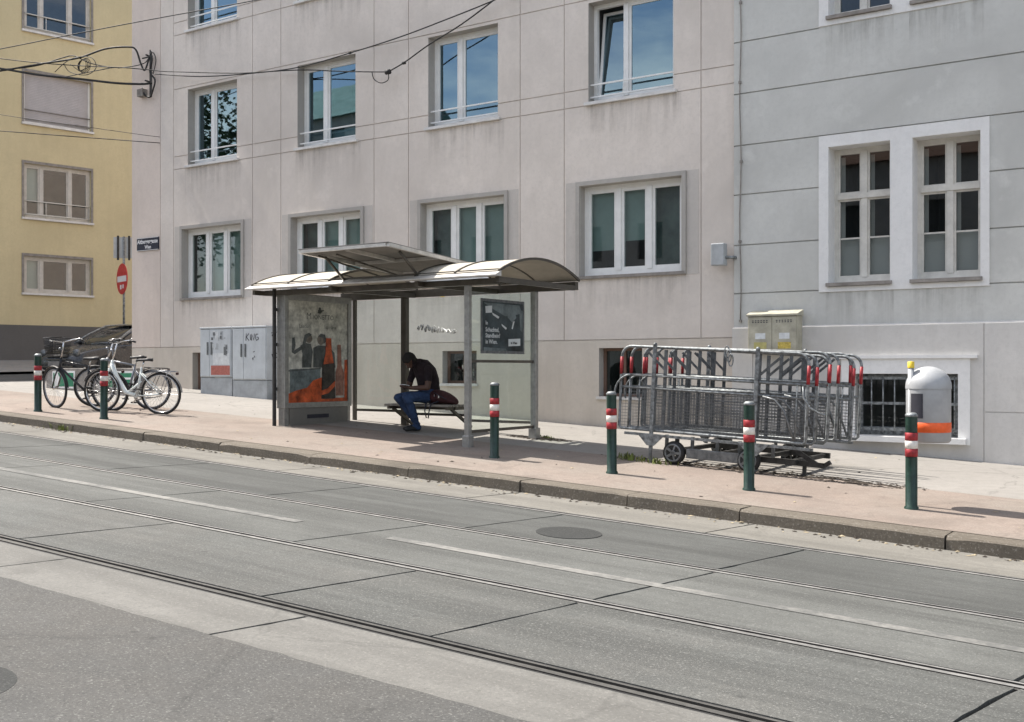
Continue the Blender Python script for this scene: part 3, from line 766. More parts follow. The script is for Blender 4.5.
def tree(x, y, h, label):
    z0 = zr(x); o = empty('street_tree', (x, y, z0), label, 'tree', 'trees across the street')
    t = MB(); t.tube([(0,0,-.1), (.1,.05,h*.25), (0,.1,h*.5), (.2,0,h*.8)], [.26, .2, .14, .05], 10)
    tips = []
    for k in range(9):
        a = k*2.4; zz = h*(.3+.05*k); e = Vector((math.cos(a)*h*.22, math.sin(a)*h*.22, zz+h*.14)); t.tube([(0,.05,zz), e*.6+Vector((0,0,zz*.4)), e], [.09,.06,.03], 6); tips.append(e)
    t.build('trunk', M['bark'], o)
    c = MB()
    for k in range(9000):
        b = random.choice(tips + [Vector((0,0,h*.8)), Vector((0,0,h*.65))])
        p = b + Vector((random.gauss(0,1), random.gauss(0,1), random.gauss(0,.8)))*h*.085
        s = random.uniform(.10, .26); u = Vector((random.gauss(0,1), random.gauss(0,1), random.gauss(0,1))).normalized(); w = u.orthogonal().normalized()
        c.quad(p-u*s, p-w*s*.6, p+u*s, p+w*s*.6)
    c.build('crown', M['leaf'], o, flip=False)
tree(-54.5, -9.5, 17.5, 'tall leafy street tree across the road, reflected in the upper window by the corner')
tree(-60, -11, 15.5, 'farthest leafy tree across the road, past the reflected green roofed house')

# ------------------------------------------------------------------ bollards
def make_bollard():
    o = bpy.data.objects.new('bollard', None); COL.objects.link(o); o.empty_display_size = .2
    mb = MB(); r = .058
    mb.lathe([(r+.012, -.05), (r+.012, .02), (r, .03), (r, .525)], n=20); mb.lathe([(r, .765), (r, .925)], n=20)
    mb.lathe([(r, .52), (r, .77)], n=20); mb.build('post', M['green_post'], o)
    mb = MB(); mb.lathe([(r, .925), (r+.004, .93), (r+.004, .945), (r*.7, .965), (0, .97)], n=20); mb.build('cap', M['galv'], o)
    for k, (z0, z1, m) in enumerate(((.525, .605, 'red_tape'), (.605, .685, 'white_tape'), (.685, .765, 'red_tape'))):
        mb = MB(); mb.lathe([(r, z0), (r+.004, z0+.002), (r+.004, z1-.002), (r, z1)], n=20); mb.build('reflective_band', M[m], o)
    return o
bl_labels = ['dark green bollard left of the bicycles, beside the tilted wheel', 'dark green bollard in front of the white bicycle', 'dark green bollard in front of the glass end of the shelter',
             'dark green bollard at the left end of the barrier trailer', 'dark green bollard in front of the middle of the barrier trailer', 'dark green bollard covering the post of the domed bin']
for i, (px, y) in enumerate(((38, 10.8), (104, 10.85), (494.5, 11.55), (612, 11.4), (749, 11.35), (911.5, 11.38))):
    o = make_bollard() if i == 0 else copy_tree(bb)
    if i == 0: bb = o
    x = X(px, y); o.location = (x, y, zp(x, y)); o.rotation_euler = (random.uniform(-.012, .012), random.uniform(-.012, .012), i*1.1)
    tag(o, bl_labels[i], 'bollard', 'green bollards along the kerb')

# ------------------------------------------------------------------ tram and bus stop shelter
SX0, SX1, SY0, SY1 = -12.7, -9.05, 12.26, 13.95
S = empty('bus_shelter', (-10.9, 13.1, zp(-10.9, 13.1)), 'glazed stop shelter with curved cream roof panels and a raised middle flap', 'bus shelter'); so = S.location.copy()
def post(name, x, y, w, d, mat, top=2.86, foot=True):
    mb = MB(); z = zp(x, y); mb.box(x-w/2, x+w/2, y-d/2, y+d/2, z-.02, top)
    p = mb.build(name, mat, S, so, bevel=.008)
    if foot:
        f = MB(); f.box(x-w*.75, x+w*.75, y-d*.75, y+d*.75, z-.02, z+.16); f.build('post_foot', M['steel'], p, so, bevel=.01)
post('post', SX1, SY0, .08, .08, M['steel']); post('post', SX1, SY1, .09, .09, M['steel'])
post('post', SX0-.08, SY0-.06, .045, .05, M['iron_dark'], 2.95, False); post('post', SX0, SY1+.02, .06, .06, M['alu_brown'], foot=False)
post('post', -11.58, SY1, .11, .09, M['alu_brown'], foot=False); post('post', -10.3, SY1, .07, .07, M['alu_brown'], foot=False)
# roof
RY0, RY1, ZE, RISE = 12.02, 14.12, 2.985, .235
def arch_pts(y0=RY0, y1=RY1, n=14, z=ZE, rise=RISE):
    h = (y1-y0)/2; Rr = (h*h + rise*rise)/(2*rise); a = math.asin(h/Rr)
    return [((y0+y1)/2 + Rr*math.sin(-a+2*a*i/n), z + Rr*math.cos(-a+2*a*i/n) - (Rr-rise)) for i in range(n+1)]
AP = arch_pts()
mods = [(-13.12, -11.45), (-11.45, -9.8), (-9.8, -8.36)]
for k, (a, b) in enumerate(mods):
    if k != 1:
        mb = MB()
        for (y0, z0), (y1, z1) in zip(AP[:-1], AP[1:]):
            mb.add([(a, y0, z0+.02), (b, y0, z0+.02), (b, y1, z1+.02), (a, y1, z1+.02)], [(0,1,2,3)], 0, True)
            mb.add([(a, y0, z0+.012), (b, y0, z0+.012), (b, y1, z1+.012), (a, y1, z1+.012)], [(0,3,2,1)], 0, True)
        mb.build('roof_panel', M['roof_skin'], S, so, flip=False)
for x in (-13.10, -12.3, -11.45, -9.8, -9.1, -8.36):
    ribs = MB()
    for (y0, z0), (y1, z1) in zip(AP[:-1], AP[1:]): ribs.bar((x, y0, z0+.018), (x, y1, z1+.018), .026, .034)
    ribs.build('roof_rib', M['alu_brown'], S, so)
mb = MB()
mb.prism([(RY0-.11, ZE-.055), (RY0+.03, ZE-.055), (RY0+.03, ZE+.02), (RY0-.11, ZE-.04)], (-13.14, 0, 0), (0,1,0), (0,0,1), (4.80, 0, 0)); mb.build('gutter', M['alu_light'], S, so)
mb = MB()
mb.box(-13.08, -8.38, RY0+.031, RY0+.09, ZE-.02, ZE+.05)
mb.build('roof_flashing', M['alu_brown'], S, so)
mb = MB()
mb.box(-13.0, -8.45, SY0-.06, SY0+.06, ZE-.14, ZE-.058); mb.box(-13.08, -8.38, RY1-.09, RY1, ZE-.12, ZE)
for x in (-13.08, -11.45, -9.8, -8.41): mb.box(x-.03, x+.03, RY0+.03, RY1-.092, ZE-.13, ZE-.057)
mb.build('roof_beam', M['alu_brown'], S, so)
# raised flap over the middle bay
cy0, cz0, cy1, cz1 = 11.28, 3.36, 13.55, 3.20; cx0, cx1 = -11.3, -9.66
dirv = Vector((0, cy1-cy0, cz1-cz0)); up = Vector((0, -(cz1-cz0), cy1-cy0)).normalized()
def CP(x, s, h=0): return Vector((x, cy0, cz0)) + dirv*s + up*h
fr = MB()
for x in (cx0, cx1): fr.bar(CP(x, 0), CP(x, 1), .05, .05)
for s in (0, .5, 1): fr.bar(CP(cx0+.036, s), CP(cx1-.026, s), .045, .045)
fr.bar(CP((cx0+cx1)/2, .03), CP((cx0+cx1)/2, .48), .045, .05)
f = fr.build('roof_flap', M['alu_light'], S, so)
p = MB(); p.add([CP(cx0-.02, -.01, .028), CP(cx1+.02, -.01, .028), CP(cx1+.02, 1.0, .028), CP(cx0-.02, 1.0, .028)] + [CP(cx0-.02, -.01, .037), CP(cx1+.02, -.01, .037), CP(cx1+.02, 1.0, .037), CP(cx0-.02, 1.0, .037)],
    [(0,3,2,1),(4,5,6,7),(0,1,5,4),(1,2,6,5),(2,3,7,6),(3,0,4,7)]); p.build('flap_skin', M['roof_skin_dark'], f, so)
for pts_, r_ in (([CP(cx0+.15, .16, -.03), (cx0+.15, RY0+.03, ZE+.01)], .02), ([CP(cx1-.1, .16, -.03), (cx1-.1, RY0+.03, ZE+.01)], .02),
                 ([CP(cx0+.15, .1, -.03), CP(cx0+.15, .7, -.14)], .014), ([CP(cx0+.5, .1, -.03), CP(cx0+.5, .7, -.14)], .014)):
    st = MB(); st.tube(pts_, r_, 8); st.build('flap_strut', M['alu_brown'], f, so)
# glass walls
def glass_wall(name, p, q, z0, z1, rails, out):
    mb = MB(); (xa, ya), (xb, yb_) = p, q
    d = Vector((xb-xa, yb_-ya, 0)).normalized(); nrm = Vector((-d.y, d.x, 0))*.004
    a, b = Vector((xa, ya, 0)), Vector((xb, yb_, 0))
    c = (a+b)/2 + Vector((0, 0, (z0+z1)/2))
    mb.quad((xa,ya,z0),(xb,yb_,z0),(xb,yb_,z1),(xa,ya,z1))
    g = mb.build(name, M['shelter_glass'], S, so)
    for z in rails:
        r = MB(); r.bar((xa, ya, z), (xb, yb_, z), .035, .04); r.build('rail', M['alu_brown'], g, so)
    return g
zb = .84
glass_wall('back_glass', (SX0+.03, SY1), (-11.635, SY1), 1.02, 2.84, (1.0,), 1)
glass_wall('back_glass', (-11.525, SY1), (-10.335, SY1), .98, 2.84, (.96,), 1)
gb = glass_wall('back_glass', (-10.265, SY1), (SX1-.045, SY1), .9, 2.84, (.88,), 1)
ge = glass_wall('end_glass', (SX1, SY0+.05), (SX1, SY1-.045), .82, 2.84, (.82, 1.80), 1)
# thin white zigzag line along the back glass
mb = MB(); rnd = random.Random(4); pts = []
for k in range(46): pts.append((-11.30 + k*.0175 + rnd.uniform(-.02, .02), SY1-.012, 2.36 - .0018*k + (.055 if k % 2 else -.05)*rnd.uniform(.4, 1.2)*(1 if k < 30 else .55)))
mb.tube(pts, .011, 5); mb.build('white_zigzag', M['paper_white'], S, so)
# small poster on the end glass (faces the road end, +x)
xq = SX1 + .012; py0 = 12.26 + .33; py1 = py0 + 1.03; pz0, pz1 = 1.95, 2.65
mb = MB(); mb.box(SX1+.0045, xq, py0-.04, py1+.04, pz0-.04, pz1+.04)
pf = mb.build('poster_frame', M['galv_dark'], S, so)
M['poster_dark'] = plain('poster_dark', (.035, .05, .055), .6, var=.5, scale=3)
M['poster_mid'] = plain('poster_mid', (.13, .16, .165), .6, var=.4, scale=4)
M['poster_white'] = plain('poster_white', (.55, .58, .58), .6, var=.1)
def PQ(u, v, k=1): return (xq + .0015*k, py0 + (py1-py0)*u, pz0 + (pz1-pz0)*v)
mb = MB()
mb.quad(PQ(0,0), PQ(1,0), PQ(1,1), PQ(0,1), 0)
def poly(mb, pts, m, k, fn): mb.add([fn(u, v, k) for u, v in pts], [tuple(range(len(pts)))], m)
poly(mb, [(.02,.97),(.9,.97),(.98,.8),(.55,.72),(.25,.85)], 1, 2, PQ); poly(mb, [(.06,.9),(.22,.92),(.22,.78),(.07,.76)], 2, 3, PQ)
poly(mb, [(.22,.78),(.40,.70),(.37,.66),(.24,.73)], 2, 3, PQ); poly(mb, [(.45,.56),(.58,.48),(.56,.44),(.46,.52)], 2, 3, PQ); poly(mb, [(.74,.62),(.78,.63),(.73,.46),(.70,.47)], 2, 3, PQ)
poly(mb, [(.62,.85),(.78,.86),(.82,.7),(.72,.6),(.6,.7)], 1, 3, PQ); poly(mb, [(.9,.88),(.99,.86),(.98,.4),(.92,.45)], 1, 3, PQ)
poly(mb, [(.62,.10),(.92,.12),(.92,.27),(.62,.25)], 2, 4, PQ); poly(mb, [(.02,.0),(.6,.0),(.55,.05),(.02,.07)], 1, 3, PQ)
w = mb
for body, u, v, sz in (('In', .06, .53, .075), ('Schachtel,', .06, .39, .085), ('Standbein?', .06, .27, .085), ('in Wien.', .06, .145, .085)):
    text_mb(body, sz, PQ(u, v, 5), (0,1,0), (0,0,1), m=2, mb=mb, weight=.002)
text_mb('in Wien', .05, PQ(.68, .15, 5), (0,1,0), (0,0,1), m=0, mb=mb, weight=.002)
mb.build('poster', [M['poster_dark'], M['poster_mid'], M['poster_white']], pf, so, flip=False)
# advertising case at the far end
AX = SX0 + .09; ay0, ay1, az0, az1 = 12.26, 13.80, 1.07, 2.88
mb = MB(); fw = .085
mb.box(SX0-.09, AX-.03, ay0, ay1, az0, az1)
mb.box(AX-.0295, AX, ay0, ay0+fw, az0, az1); mb.box(AX-.0295, AX, ay1-fw, ay1, az0, az1); mb.box(AX-.0295, AX, ay0+fw, ay1-fw, az0, az0+fw); mb.box(AX-.0295, AX, ay0+fw, ay1-fw, az1-fw*1.2, az1)
ad = mb.build('advertising_case', M['steel'], S, so, bevel=.006)
mb = MB(); mb.box(SX0-.075, AX-.012, ay0+.12, ay1-.1, zp(SX0, 13)-.03, az0-.001); mb.build('case_plinth', M['concrete_dark'], ad, so)
mb = MB(); mb.box(AX-.011, AX-.004, ay0+.5, ay1-.55, az0-.17, az0-.11); mb.build('nameplate', M['ink'], ad, so)
for u0, u1 in ((ay0+.01, ay0+.1), (ay1-.085, ay1-.02)):
    mb = MB(); mb.box(SX0-.06, AX-.02, u0, u1, zp(SX0, u0)-.02, az0-.002); mb.build('case_leg', M['steel'], ad, so)
for z in (1.35, 2.05, 2.6):
    mb = MB(); mb.box(SX0-.105, SX0-.08, ay0-.05, ay0+.0, z, z+.05); mb.build('hinge', M['iron_dark'], ad, so)
qy0, qy1, qz0, qz1 = ay0+fw, ay1-fw, az0+fw, az1-fw*1.2
def PA(u, v, k=1): return (AX - .028 + .0012*k, qy0 + (qy1-qy0)*u, qz0 + (qz1-qz0)*v)
def px2(x, y): return ((x-60)/290, (590-y)/518)
def adpoly(mb, pts, m, k): poly(mb, [px2(*p) for p in pts], m, k, PA)
def ell(cx, cy, rx, ry, n=18): return [(cx+rx*math.cos(2*math.pi*i/n), cy-ry*math.sin(2*math.pi*i/n)) for i in range(n)]
for nm, c in (('ad_bg', (.68,.66,.60)), ('ad_grey', (.13,.14,.14)), ('ad_blue', (.20,.24,.25)), ('ad_pink', (.42,.20,.15)), ('ad_skin', (.26,.22,.19))): M[nm] = plain(nm, c, .6, var=.35, scale=9)
M['ad_bottle'] = plain('ad_bottle', (.055, .045, .04), .5, var=.5, scale=8)
M['ad_orange'] = plain('ad_orange', (.70, .12, .035), .5, var=.45, scale=7)
mb = MB()
mb.quad(PA(0,0), PA(1,0), PA(1,1), PA(0,1), 0)
adpoly(mb, [(70,420),(215,415),(215,588),(70,588)], 2, 2)                      # drink glass
adpoly(mb, [(60,545),(100,528),(150,515),(180,478),(222,462),(222,590),(60,590)], 4, 3)
adpoly(mb, [(60,425),(216,412),(216,420),(60,433)], 1, 4)
adpoly(mb, [(118,300),(140,285),(168,290),(178,330),(170,412),(126,412),(128,340)], 1, 3)   # woman
adpoly(mb, ell(158,262,17,24), 5, 4); adpoly(mb, [(128,290),(138,245),(158,233),(172,242),(150,262),(140,300)], 1, 5)
adpoly(mb, [(80,262),(92,258),(96,300),(90,325),(122,302),(128,318),(92,345),(78,335)], 1, 4)
adpoly(mb, [(180,310),(205,296),(255,300),(285,335),(290,412),(180,412)], 1, 2); adpoly(mb, ell(216,268,17,27), 5, 4); adpoly(mb, [(203,250),(215,236),(238,240),(242,275),(230,290),(228,258)], 1, 5)
adpoly(mb, [(240,258),(268,258),(270,330),(284,400),(288,575),(218,575),(222,400),(238,335)], 6, 6)                 # bottle
adpoly(mb, [(241,258),(267,258),(269,330),(280,388),(228,395),(239,335)], 4, 7)
adpoly(mb, [(219,532),(250,520),(287,480),(287,508),(255,545),(219,555)], 4, 7)
adpoly(mb, [(298,290),(316,290),(320,400),(332,440),(330,560),(290,560),(288,440),(298,400)], 3, 5); adpoly(mb, [(334,372),(349,368),(349,588),(334,588)], 4, 6)
adpoly(mb, [(60,578),(350,570),(350,590),(60,590)], 4, 5)
adpoly(mb, ell(212,120,10,12), 1, 3); adpoly(mb, ell(212,106,6,7), 1, 3); adpoly(mb, [(200,124),(230,110),(233,116),(204,131)], 1, 3)
text_mb('M', .15, PA(.30, .825, 3), (0,1,0), (0,0,1), m=1, mb=mb); text_mb('IONETTO', .112, PA(.405, .825, 3), (0,1,0), (0,0,1), m=1, mb=mb)
text_mb('Lasciati', .085, PA(.18, .735, 3), (0,1,0), (0,0,1), m=1, mb=mb, space=1.05); text_mb('Ispirare', .085, PA(.6, .735, 3), (0,1,0), (0,0,1), m=1, mb=mb, space=1.05)
mb.build('poster', [M['ad_bg'], M['ad_grey'], M['ad_blue'], M['ad_pink'], M['ad_orange'], M['ad_skin'], M['ad_bottle']], ad, so, flip=False)
mb = MB(); mb.quad((AX-.010, qy0, qz0), (AX-.010, qy1, qz0), (AX-.010, qy1, qz1), (AX-.010, qy0, qz1)); mb.build('case_glass', glass_mat('case_glass', (.88, .89, .88), .015, 0, 0, (.5, .5, .5)), ad, so)
# bench
bz = zp(-10.8, 13.5) + .42
mb = MB()
for k in range(5): mb.box(-11.45, -10.15, 13.28+k*.085, 13.28+k*.085+.07, bz-.035, bz)
bn = mb.build('bench', M['bench'], S, so, bevel=.006)
mb = MB()
for x in (-11.38, -10.22): 
    mb.bar((x, 13.30, bz-.06), (x, SY1-.03, bz-.06), .05, .045); mb.bar((x, 13.42, bz-.075), (x, SY1-.02, bz-.36), .04, .04)
mb.box(-11.43, -10.17, 13.46, 13.52, bz-.08, bz-.037)
mb.build('bench_bracket', M['alu_brown'], bn, so)

# ------------------------------------------------------------------ bicycles
def make_bike(name, label, pos, head, fmat, lean=0, steer=0, step=True, basket=False, dark=False):
    o = empty(name, pos, label, 'bicycle', 'bicycles parked beside the bollards'); 
    o.rotation_euler = (lean, 0, head)   # local +x = forward
    r = .345; wb = 1.08
    steer_ax = Vector((-.26, 0, .965)).normalized(); hub_f = Vector((wb, 0, r)); head_b = Vector((wb-.15, 0, .70))
    def steerM(): return Matrix.Translation(head_b) @ Matrix.Rotation(steer, 4, steer_ax) @ Matrix.Translation(-head_b)
    def wheel(c, M_):
        t = MB(); t.tube([(c.x + r*math.cos(a), 0, c.z + r*math.sin(a)) for a in [2*math.pi*i/40 for i in range(40)]], .019, 8, closed=True)
        w = t.xf(M_).build('wheel', M['tyre'], o)
        q = MB(); q.tube([(c.x + (r-.028)*math.cos(a), 0, c.z + (r-.028)*math.sin(a)) for a in [2*math.pi*i/40 for i in range(40)]], .012, 6, closed=True)
        q.xf(M_).build('rim', M['chrome'] if not dark else M['bike_grey'], w)
        s = MB(); s.tube([(c.x, -.045, c.z), (c.x, .045, c.z)], .025, 10)
        for i in range(28):
            a = 2*math.pi*i/28; b = a + (.35 if i % 2 else -.35); sd = .03 if i % 4 < 2 else -.03
            s.tube([(c.x+.02*math.cos(b), sd, c.z+.02*math.sin(b)), (c.x+(r-.03)*math.cos(a), 0, c.z+(r-.03)*math.sin(a))], .0018, 4, caps=False)
        s.xf(M_).build('spokes', M['chrome'], w)
        fd = MB(); n = 14; a0, a1 = (R(20), R(175))
        pr = [(c.x + (r+.035)*math.cos(a0+(a1-a0)*i/n), c.z + (r+.035)*math.sin(a0+(a1-a0)*i/n)) for i in range(n+1)]
        for (x0, z0), (x1, z1) in zip(pr[:-1], pr[1:]): fd.add([(x0,-.026,z0),(x0,.026,z0),(x1,.026,z1),(x1,-.026,z1),(x0,0,z0+.012),(x1,0,z1+.012)], [(0,4,5,3),(4,1,2,5)], 0, True)
        fd.xf(M_).build('mudguard', M['black_plastic'] if dark else M['bike_grey'], w)
    I = Matrix.Identity(4); hub_r = Vector((0, 0, r)); bbk = Vector((.44, 0, .29)); st = Vector((.34, 0, .84)); hd_t = head_b + steer_ax*.18; 
    wheel(hub_r, I); wheel(hub_f, steerM())
    f = MB()
    if step:
        f.tube([hd_t - steer_ax*.06, (wb-.27, 0, .60), (.64, 0, .34), bbk], [.036, .04, .04, .036], 10)
        f.tube([(.62, 0, .33), (.50, 0, .42), (.36, 0, .54)], .018, 8)
    else:
        f.tube([hd_t - steer_ax*.04, (.36, 0, .76)], .019, 10); f.tube([head_b + steer_ax*.03, bbk], .021, 10)
    f.tube([bbk, st + Vector((.01, 0, -.06))], .02, 10)
    for s in (-1, 1):
        f.tube([bbk + Vector((0, s*.035, 0)), (.2, s*.05, .31), hub_r + Vector((0, s*.06, 0))], .011, 8); f.tube([(.36, s*.02, .68), (.18, s*.05, .51), hub_r + Vector((0, s*.06, 0))], .01, 8)
    f.tube([head_b - steer_ax*.02, hd_t], .024, 10)
    f.tube([bbk - Vector((0, .05, 0)), bbk + Vector((0, .05, 0))], .028, 10)
    fo = f.build('frame', fmat, o)
    k = MB()
    for s in (-1, 1): k.tube([head_b + Vector((0, s*.035, -.0)), head_b + Vector((.06, s*.055, -.14)), hub_f + Vector((0, s*.055, 0))], .013, 8)
    k.tube([head_b + Vector((0,-.04,0)), head_b + Vector((0,.04,0))], .016, 8)
    k.xf(steerM()).build('fork', fmat, o)
    s_ = MB(); s_.tube([st + Vector((.01,0,-.1)), st + Vector((-.03,0,.06))], .014, 8); s_.build('seat_post', M['chrome'], o)
    sd = MB(); top = st.z + .075
    prof = [(-.15,.01,.0),(-.13,.075,.012),(-.07,.085,.01),(.0,.055,0),(.07,.026,-.004),(.13,.018,-.012),(.15,.004,-.02)]
    vs = []; 
    for x, w, dz in prof: vs += [(st.x-.03+x, -w, top-.03+dz), (st.x-.03+x, -w*.8, top+.012+dz), (st.x-.03+x, 0, top+.008+dz), (st.x-.03+x, w*.8, top+.012+dz), (st.x-.03+x, w, top-.03+dz)]
    sd.add(vs, [(i*5+j, i*5+j+1, i*5+j+6, i*5+j+5) for i in range(6) for j in range(4)] + [(i*5+4, i*5, i*5+5, i*5+9) for i in range(6)], 0, True); sd.build('saddle', M['black_plastic'], o)
    h = MB(); hs = hd_t + steer_ax*.30
    h.tube([hd_t, hs], .014, 8)
    bars = [(hs.x-.16, -.29, hs.z+.03), (hs.x-.05, -.285, hs.z+.055), (hs.x+.02, -.2, hs.z+.04), (hs.x+.03, 0, hs.z), (hs.x+.02, .2, hs.z+.04), (hs.x-.05, .285, hs.z+.055), (hs.x-.16, .29, hs.z+.03)]
    h.tube(bars, .012, 8)
    hb = h.xf(steerM()).build('handlebar', M['chrome'], o)
    for ga, gz, sg in ((0, 1, -1), (5, 6, 1)):
        g = MB(); g.tube([bars[ga], bars[gz]], .017, 8); g.tube([(hs.x-.05,.27*sg,hs.z+.05),(hs.x+.02,.22*sg,hs.z+.0)], .007, 6); g.xf(steerM()).build('grip', M['black_plastic'], hb)
    l = MB(); l.lathe([(.0,-.02),(.025,-.015),(.028,.015),(.02,.02),(0,.021)], (hs.x+.10, 0, hs.z-.12), 14, axis='x'); l.tube([(hs.x+.08,0,hs.z-.12), hd_t+Vector((0,0,.02))], .006, 6); l.xf(steerM()).build('headlamp', M['bike_grey'], o)
    c = MB(); c.lathe([(.085,-.004),(.085,.004),(.06,.004),(.06,-.004),(.085,-.004)], bbk + Vector((0,-.055,0)), 24, axis='y')
    c.bar(bbk+Vector((0,-.065,0)), bbk+Vector((.1,-.065,-.13)), .014, .02); c.bar(bbk+Vector((0,.065,0)), bbk+Vector((-.1,.065,.13)), .014, .02)
    c.build('crank', M['black_plastic'] if dark else M['chrome'], o)
    p = MB(); p.box(bbk.x+.06, bbk.x+.15, -.16, -.075, bbk.z-.142, bbk.z-.12); p.box(bbk.x-.15, bbk.x-.06, .075, .16, bbk.z+.12, bbk.z+.142); p.build('pedal', M['black_plastic'], o)
    ch = MB(); ch.box(.02, bbk.x, -.058, -.05, r+.022, r+.028) if False else ch.bar((0,-.055,r+.04), bbk+Vector((0,-.055,.08)), .006, .012); ch.bar((0,-.055,r-.04), bbk+Vector((0,-.055,-.08)), .006, .012); ch.build('chain', M['iron_dark'], o)
    rk = MB()
    for s in (-1, 1):
        rk.tube([(.2, s*.05, .735), (-.28, s*.055, .735)], .006, 6); rk.tube([(-.15, s*.055, .735), hub_r+Vector((0, s*.065, 0))], .005, 6)
    for x in (-.28, -.16, -.04, .08): rk.tube([(x,-.055,.735),(x,.055,.735)], .005, 6)
    rk.build('luggage_rack', M['black_plastic'] if dark else M['bike_grey'], o)
    rl = MB(); rl.box(-.30, -.275, -.03, .03, .68, .72); rl.build('tail_light', M['bag'], o)
    if basket:
        b = MB(); cx = hs.x + .19; z0, z1 = hs.z-.24, hs.z+.06
        for zz, k in ((z0,.8),(z0+.09,.87),(z0+.17,.94),(z1,1)):
            b.tube([(cx-.14*k,-.18*k,zz),(cx+.14*k,-.18*k,zz),(cx+.14*k,.18*k,zz),(cx-.14*k,.18*k,zz)], .008, 6, closed=True)
        for i in range(12):
            for sg in (-1, 1):
                u = -.18 + .36*i/11; b.tube([(cx+sg*.14*.8,u*.8,z0),(cx+sg*.14,u,z1)], .004, 4); v = -.14+.28*i/11; b.tube([(cx+v*.8,sg*.18*.8,z0),(cx+v,sg*.18,z1)], .004, 4)
        b.box(cx-.11,cx+.11,-.14,.14,z0-.003,z0+.003)
        b.xf(steerM()).build('basket', M['black_plastic'], o)
    return o
def bike_at(front, rear):
    h = math.atan2(front[1]-rear[1], front[0]-rear[0]); return (rear[0], rear[1], zp(*rear)), h
pos, h = bike_at((-16.42, 11.62), (-15.40, 12.10)); b = make_bike('bicycle', 'white step-through bicycle with black saddle, nearest of the parked bicycles', pos, h, M['bike_white'], lean=-.05, steer=R(-8)); b.rotation_euler[1] = math.atan(-.05)*-.0
pos, h = bike_at((-17.45, 11.45), (-16.42, 11.86)); make_bike('bicycle', 'dark bicycle with a turned front wheel and black wire basket', pos, h, M['bike_dark'], lean=-.2, steer=R(-24), step=False, basket=True, dark=True)
pos, h = bike_at((-17.3, 12.1), (-16.3, 12.58)); make_bike('bicycle', 'grey bicycle hidden farthest back among the parked bicycles', pos, h, M['bike_grey'], lean=.1, steer=R(20), step=False, dark=True)
for bk in [q for q in bpy.data.objects if q.get('category') == 'bicycle']:
    # follow the fall of the pavement
    hd = bk.rotation_euler[2]; e = Matrix.Rotation(math.atan(.05), 4, 'Y') @ Matrix.Rotation(hd, 4, 'Z') @ Matrix.Rotation(bk.rotation_euler[0], 4, 'X')
    bk.rotation_euler = e.to_euler()

# low grey panel box with green and white panels behind the bicycles
a = on_y(47, 392, 14.1); b_ = on_y(137, 392, 14.1); z = zp(-20.3, 14.1)
gb_ = empty('station_board', ((a.x+b_.x)/2, 14.1, z), 'low grey board with green and white panels behind the bicycles', 'signboard'); go = gb_.location.copy()
mb = MB(); mb.box(a.x, b_.x, 14.08, 14.3, zp(b_.x, 14.1)+.02, z+.50); mb.build('board', M['sill_old'], gb_, go, bevel=.01)
for u0, u1 in ((.08, .34), (.62, .98)):
    x0 = a.x + (b_.x-a.x)*u0; x1 = a.x + (b_.x-a.x)*u1; z0, z1 = z+.07, z+.44
    mb = MB(); mb.box(x0, x1, 14.066, 14.078, z0, z1, 0); mb.box(x0+.04, x1-.04, 14.060, 14.0655, z0+.04, z1-.04, 1)
    mb.prism([(.1,.04),(.2,.04),(.3,.2),(.2,.33),(.1,.33)], (x0, 14.0595, z0), (1,0,0), (0,0,1), (0,-.004,0), 0) if u0 < .5 else mb.box(x0+.04, x1-.04, 14.055, 14.0595, z0+.2, z0+.24, 0)
    mb.build('logo_panel', [M['sign_white'], M['green_panel']], gb_, go)

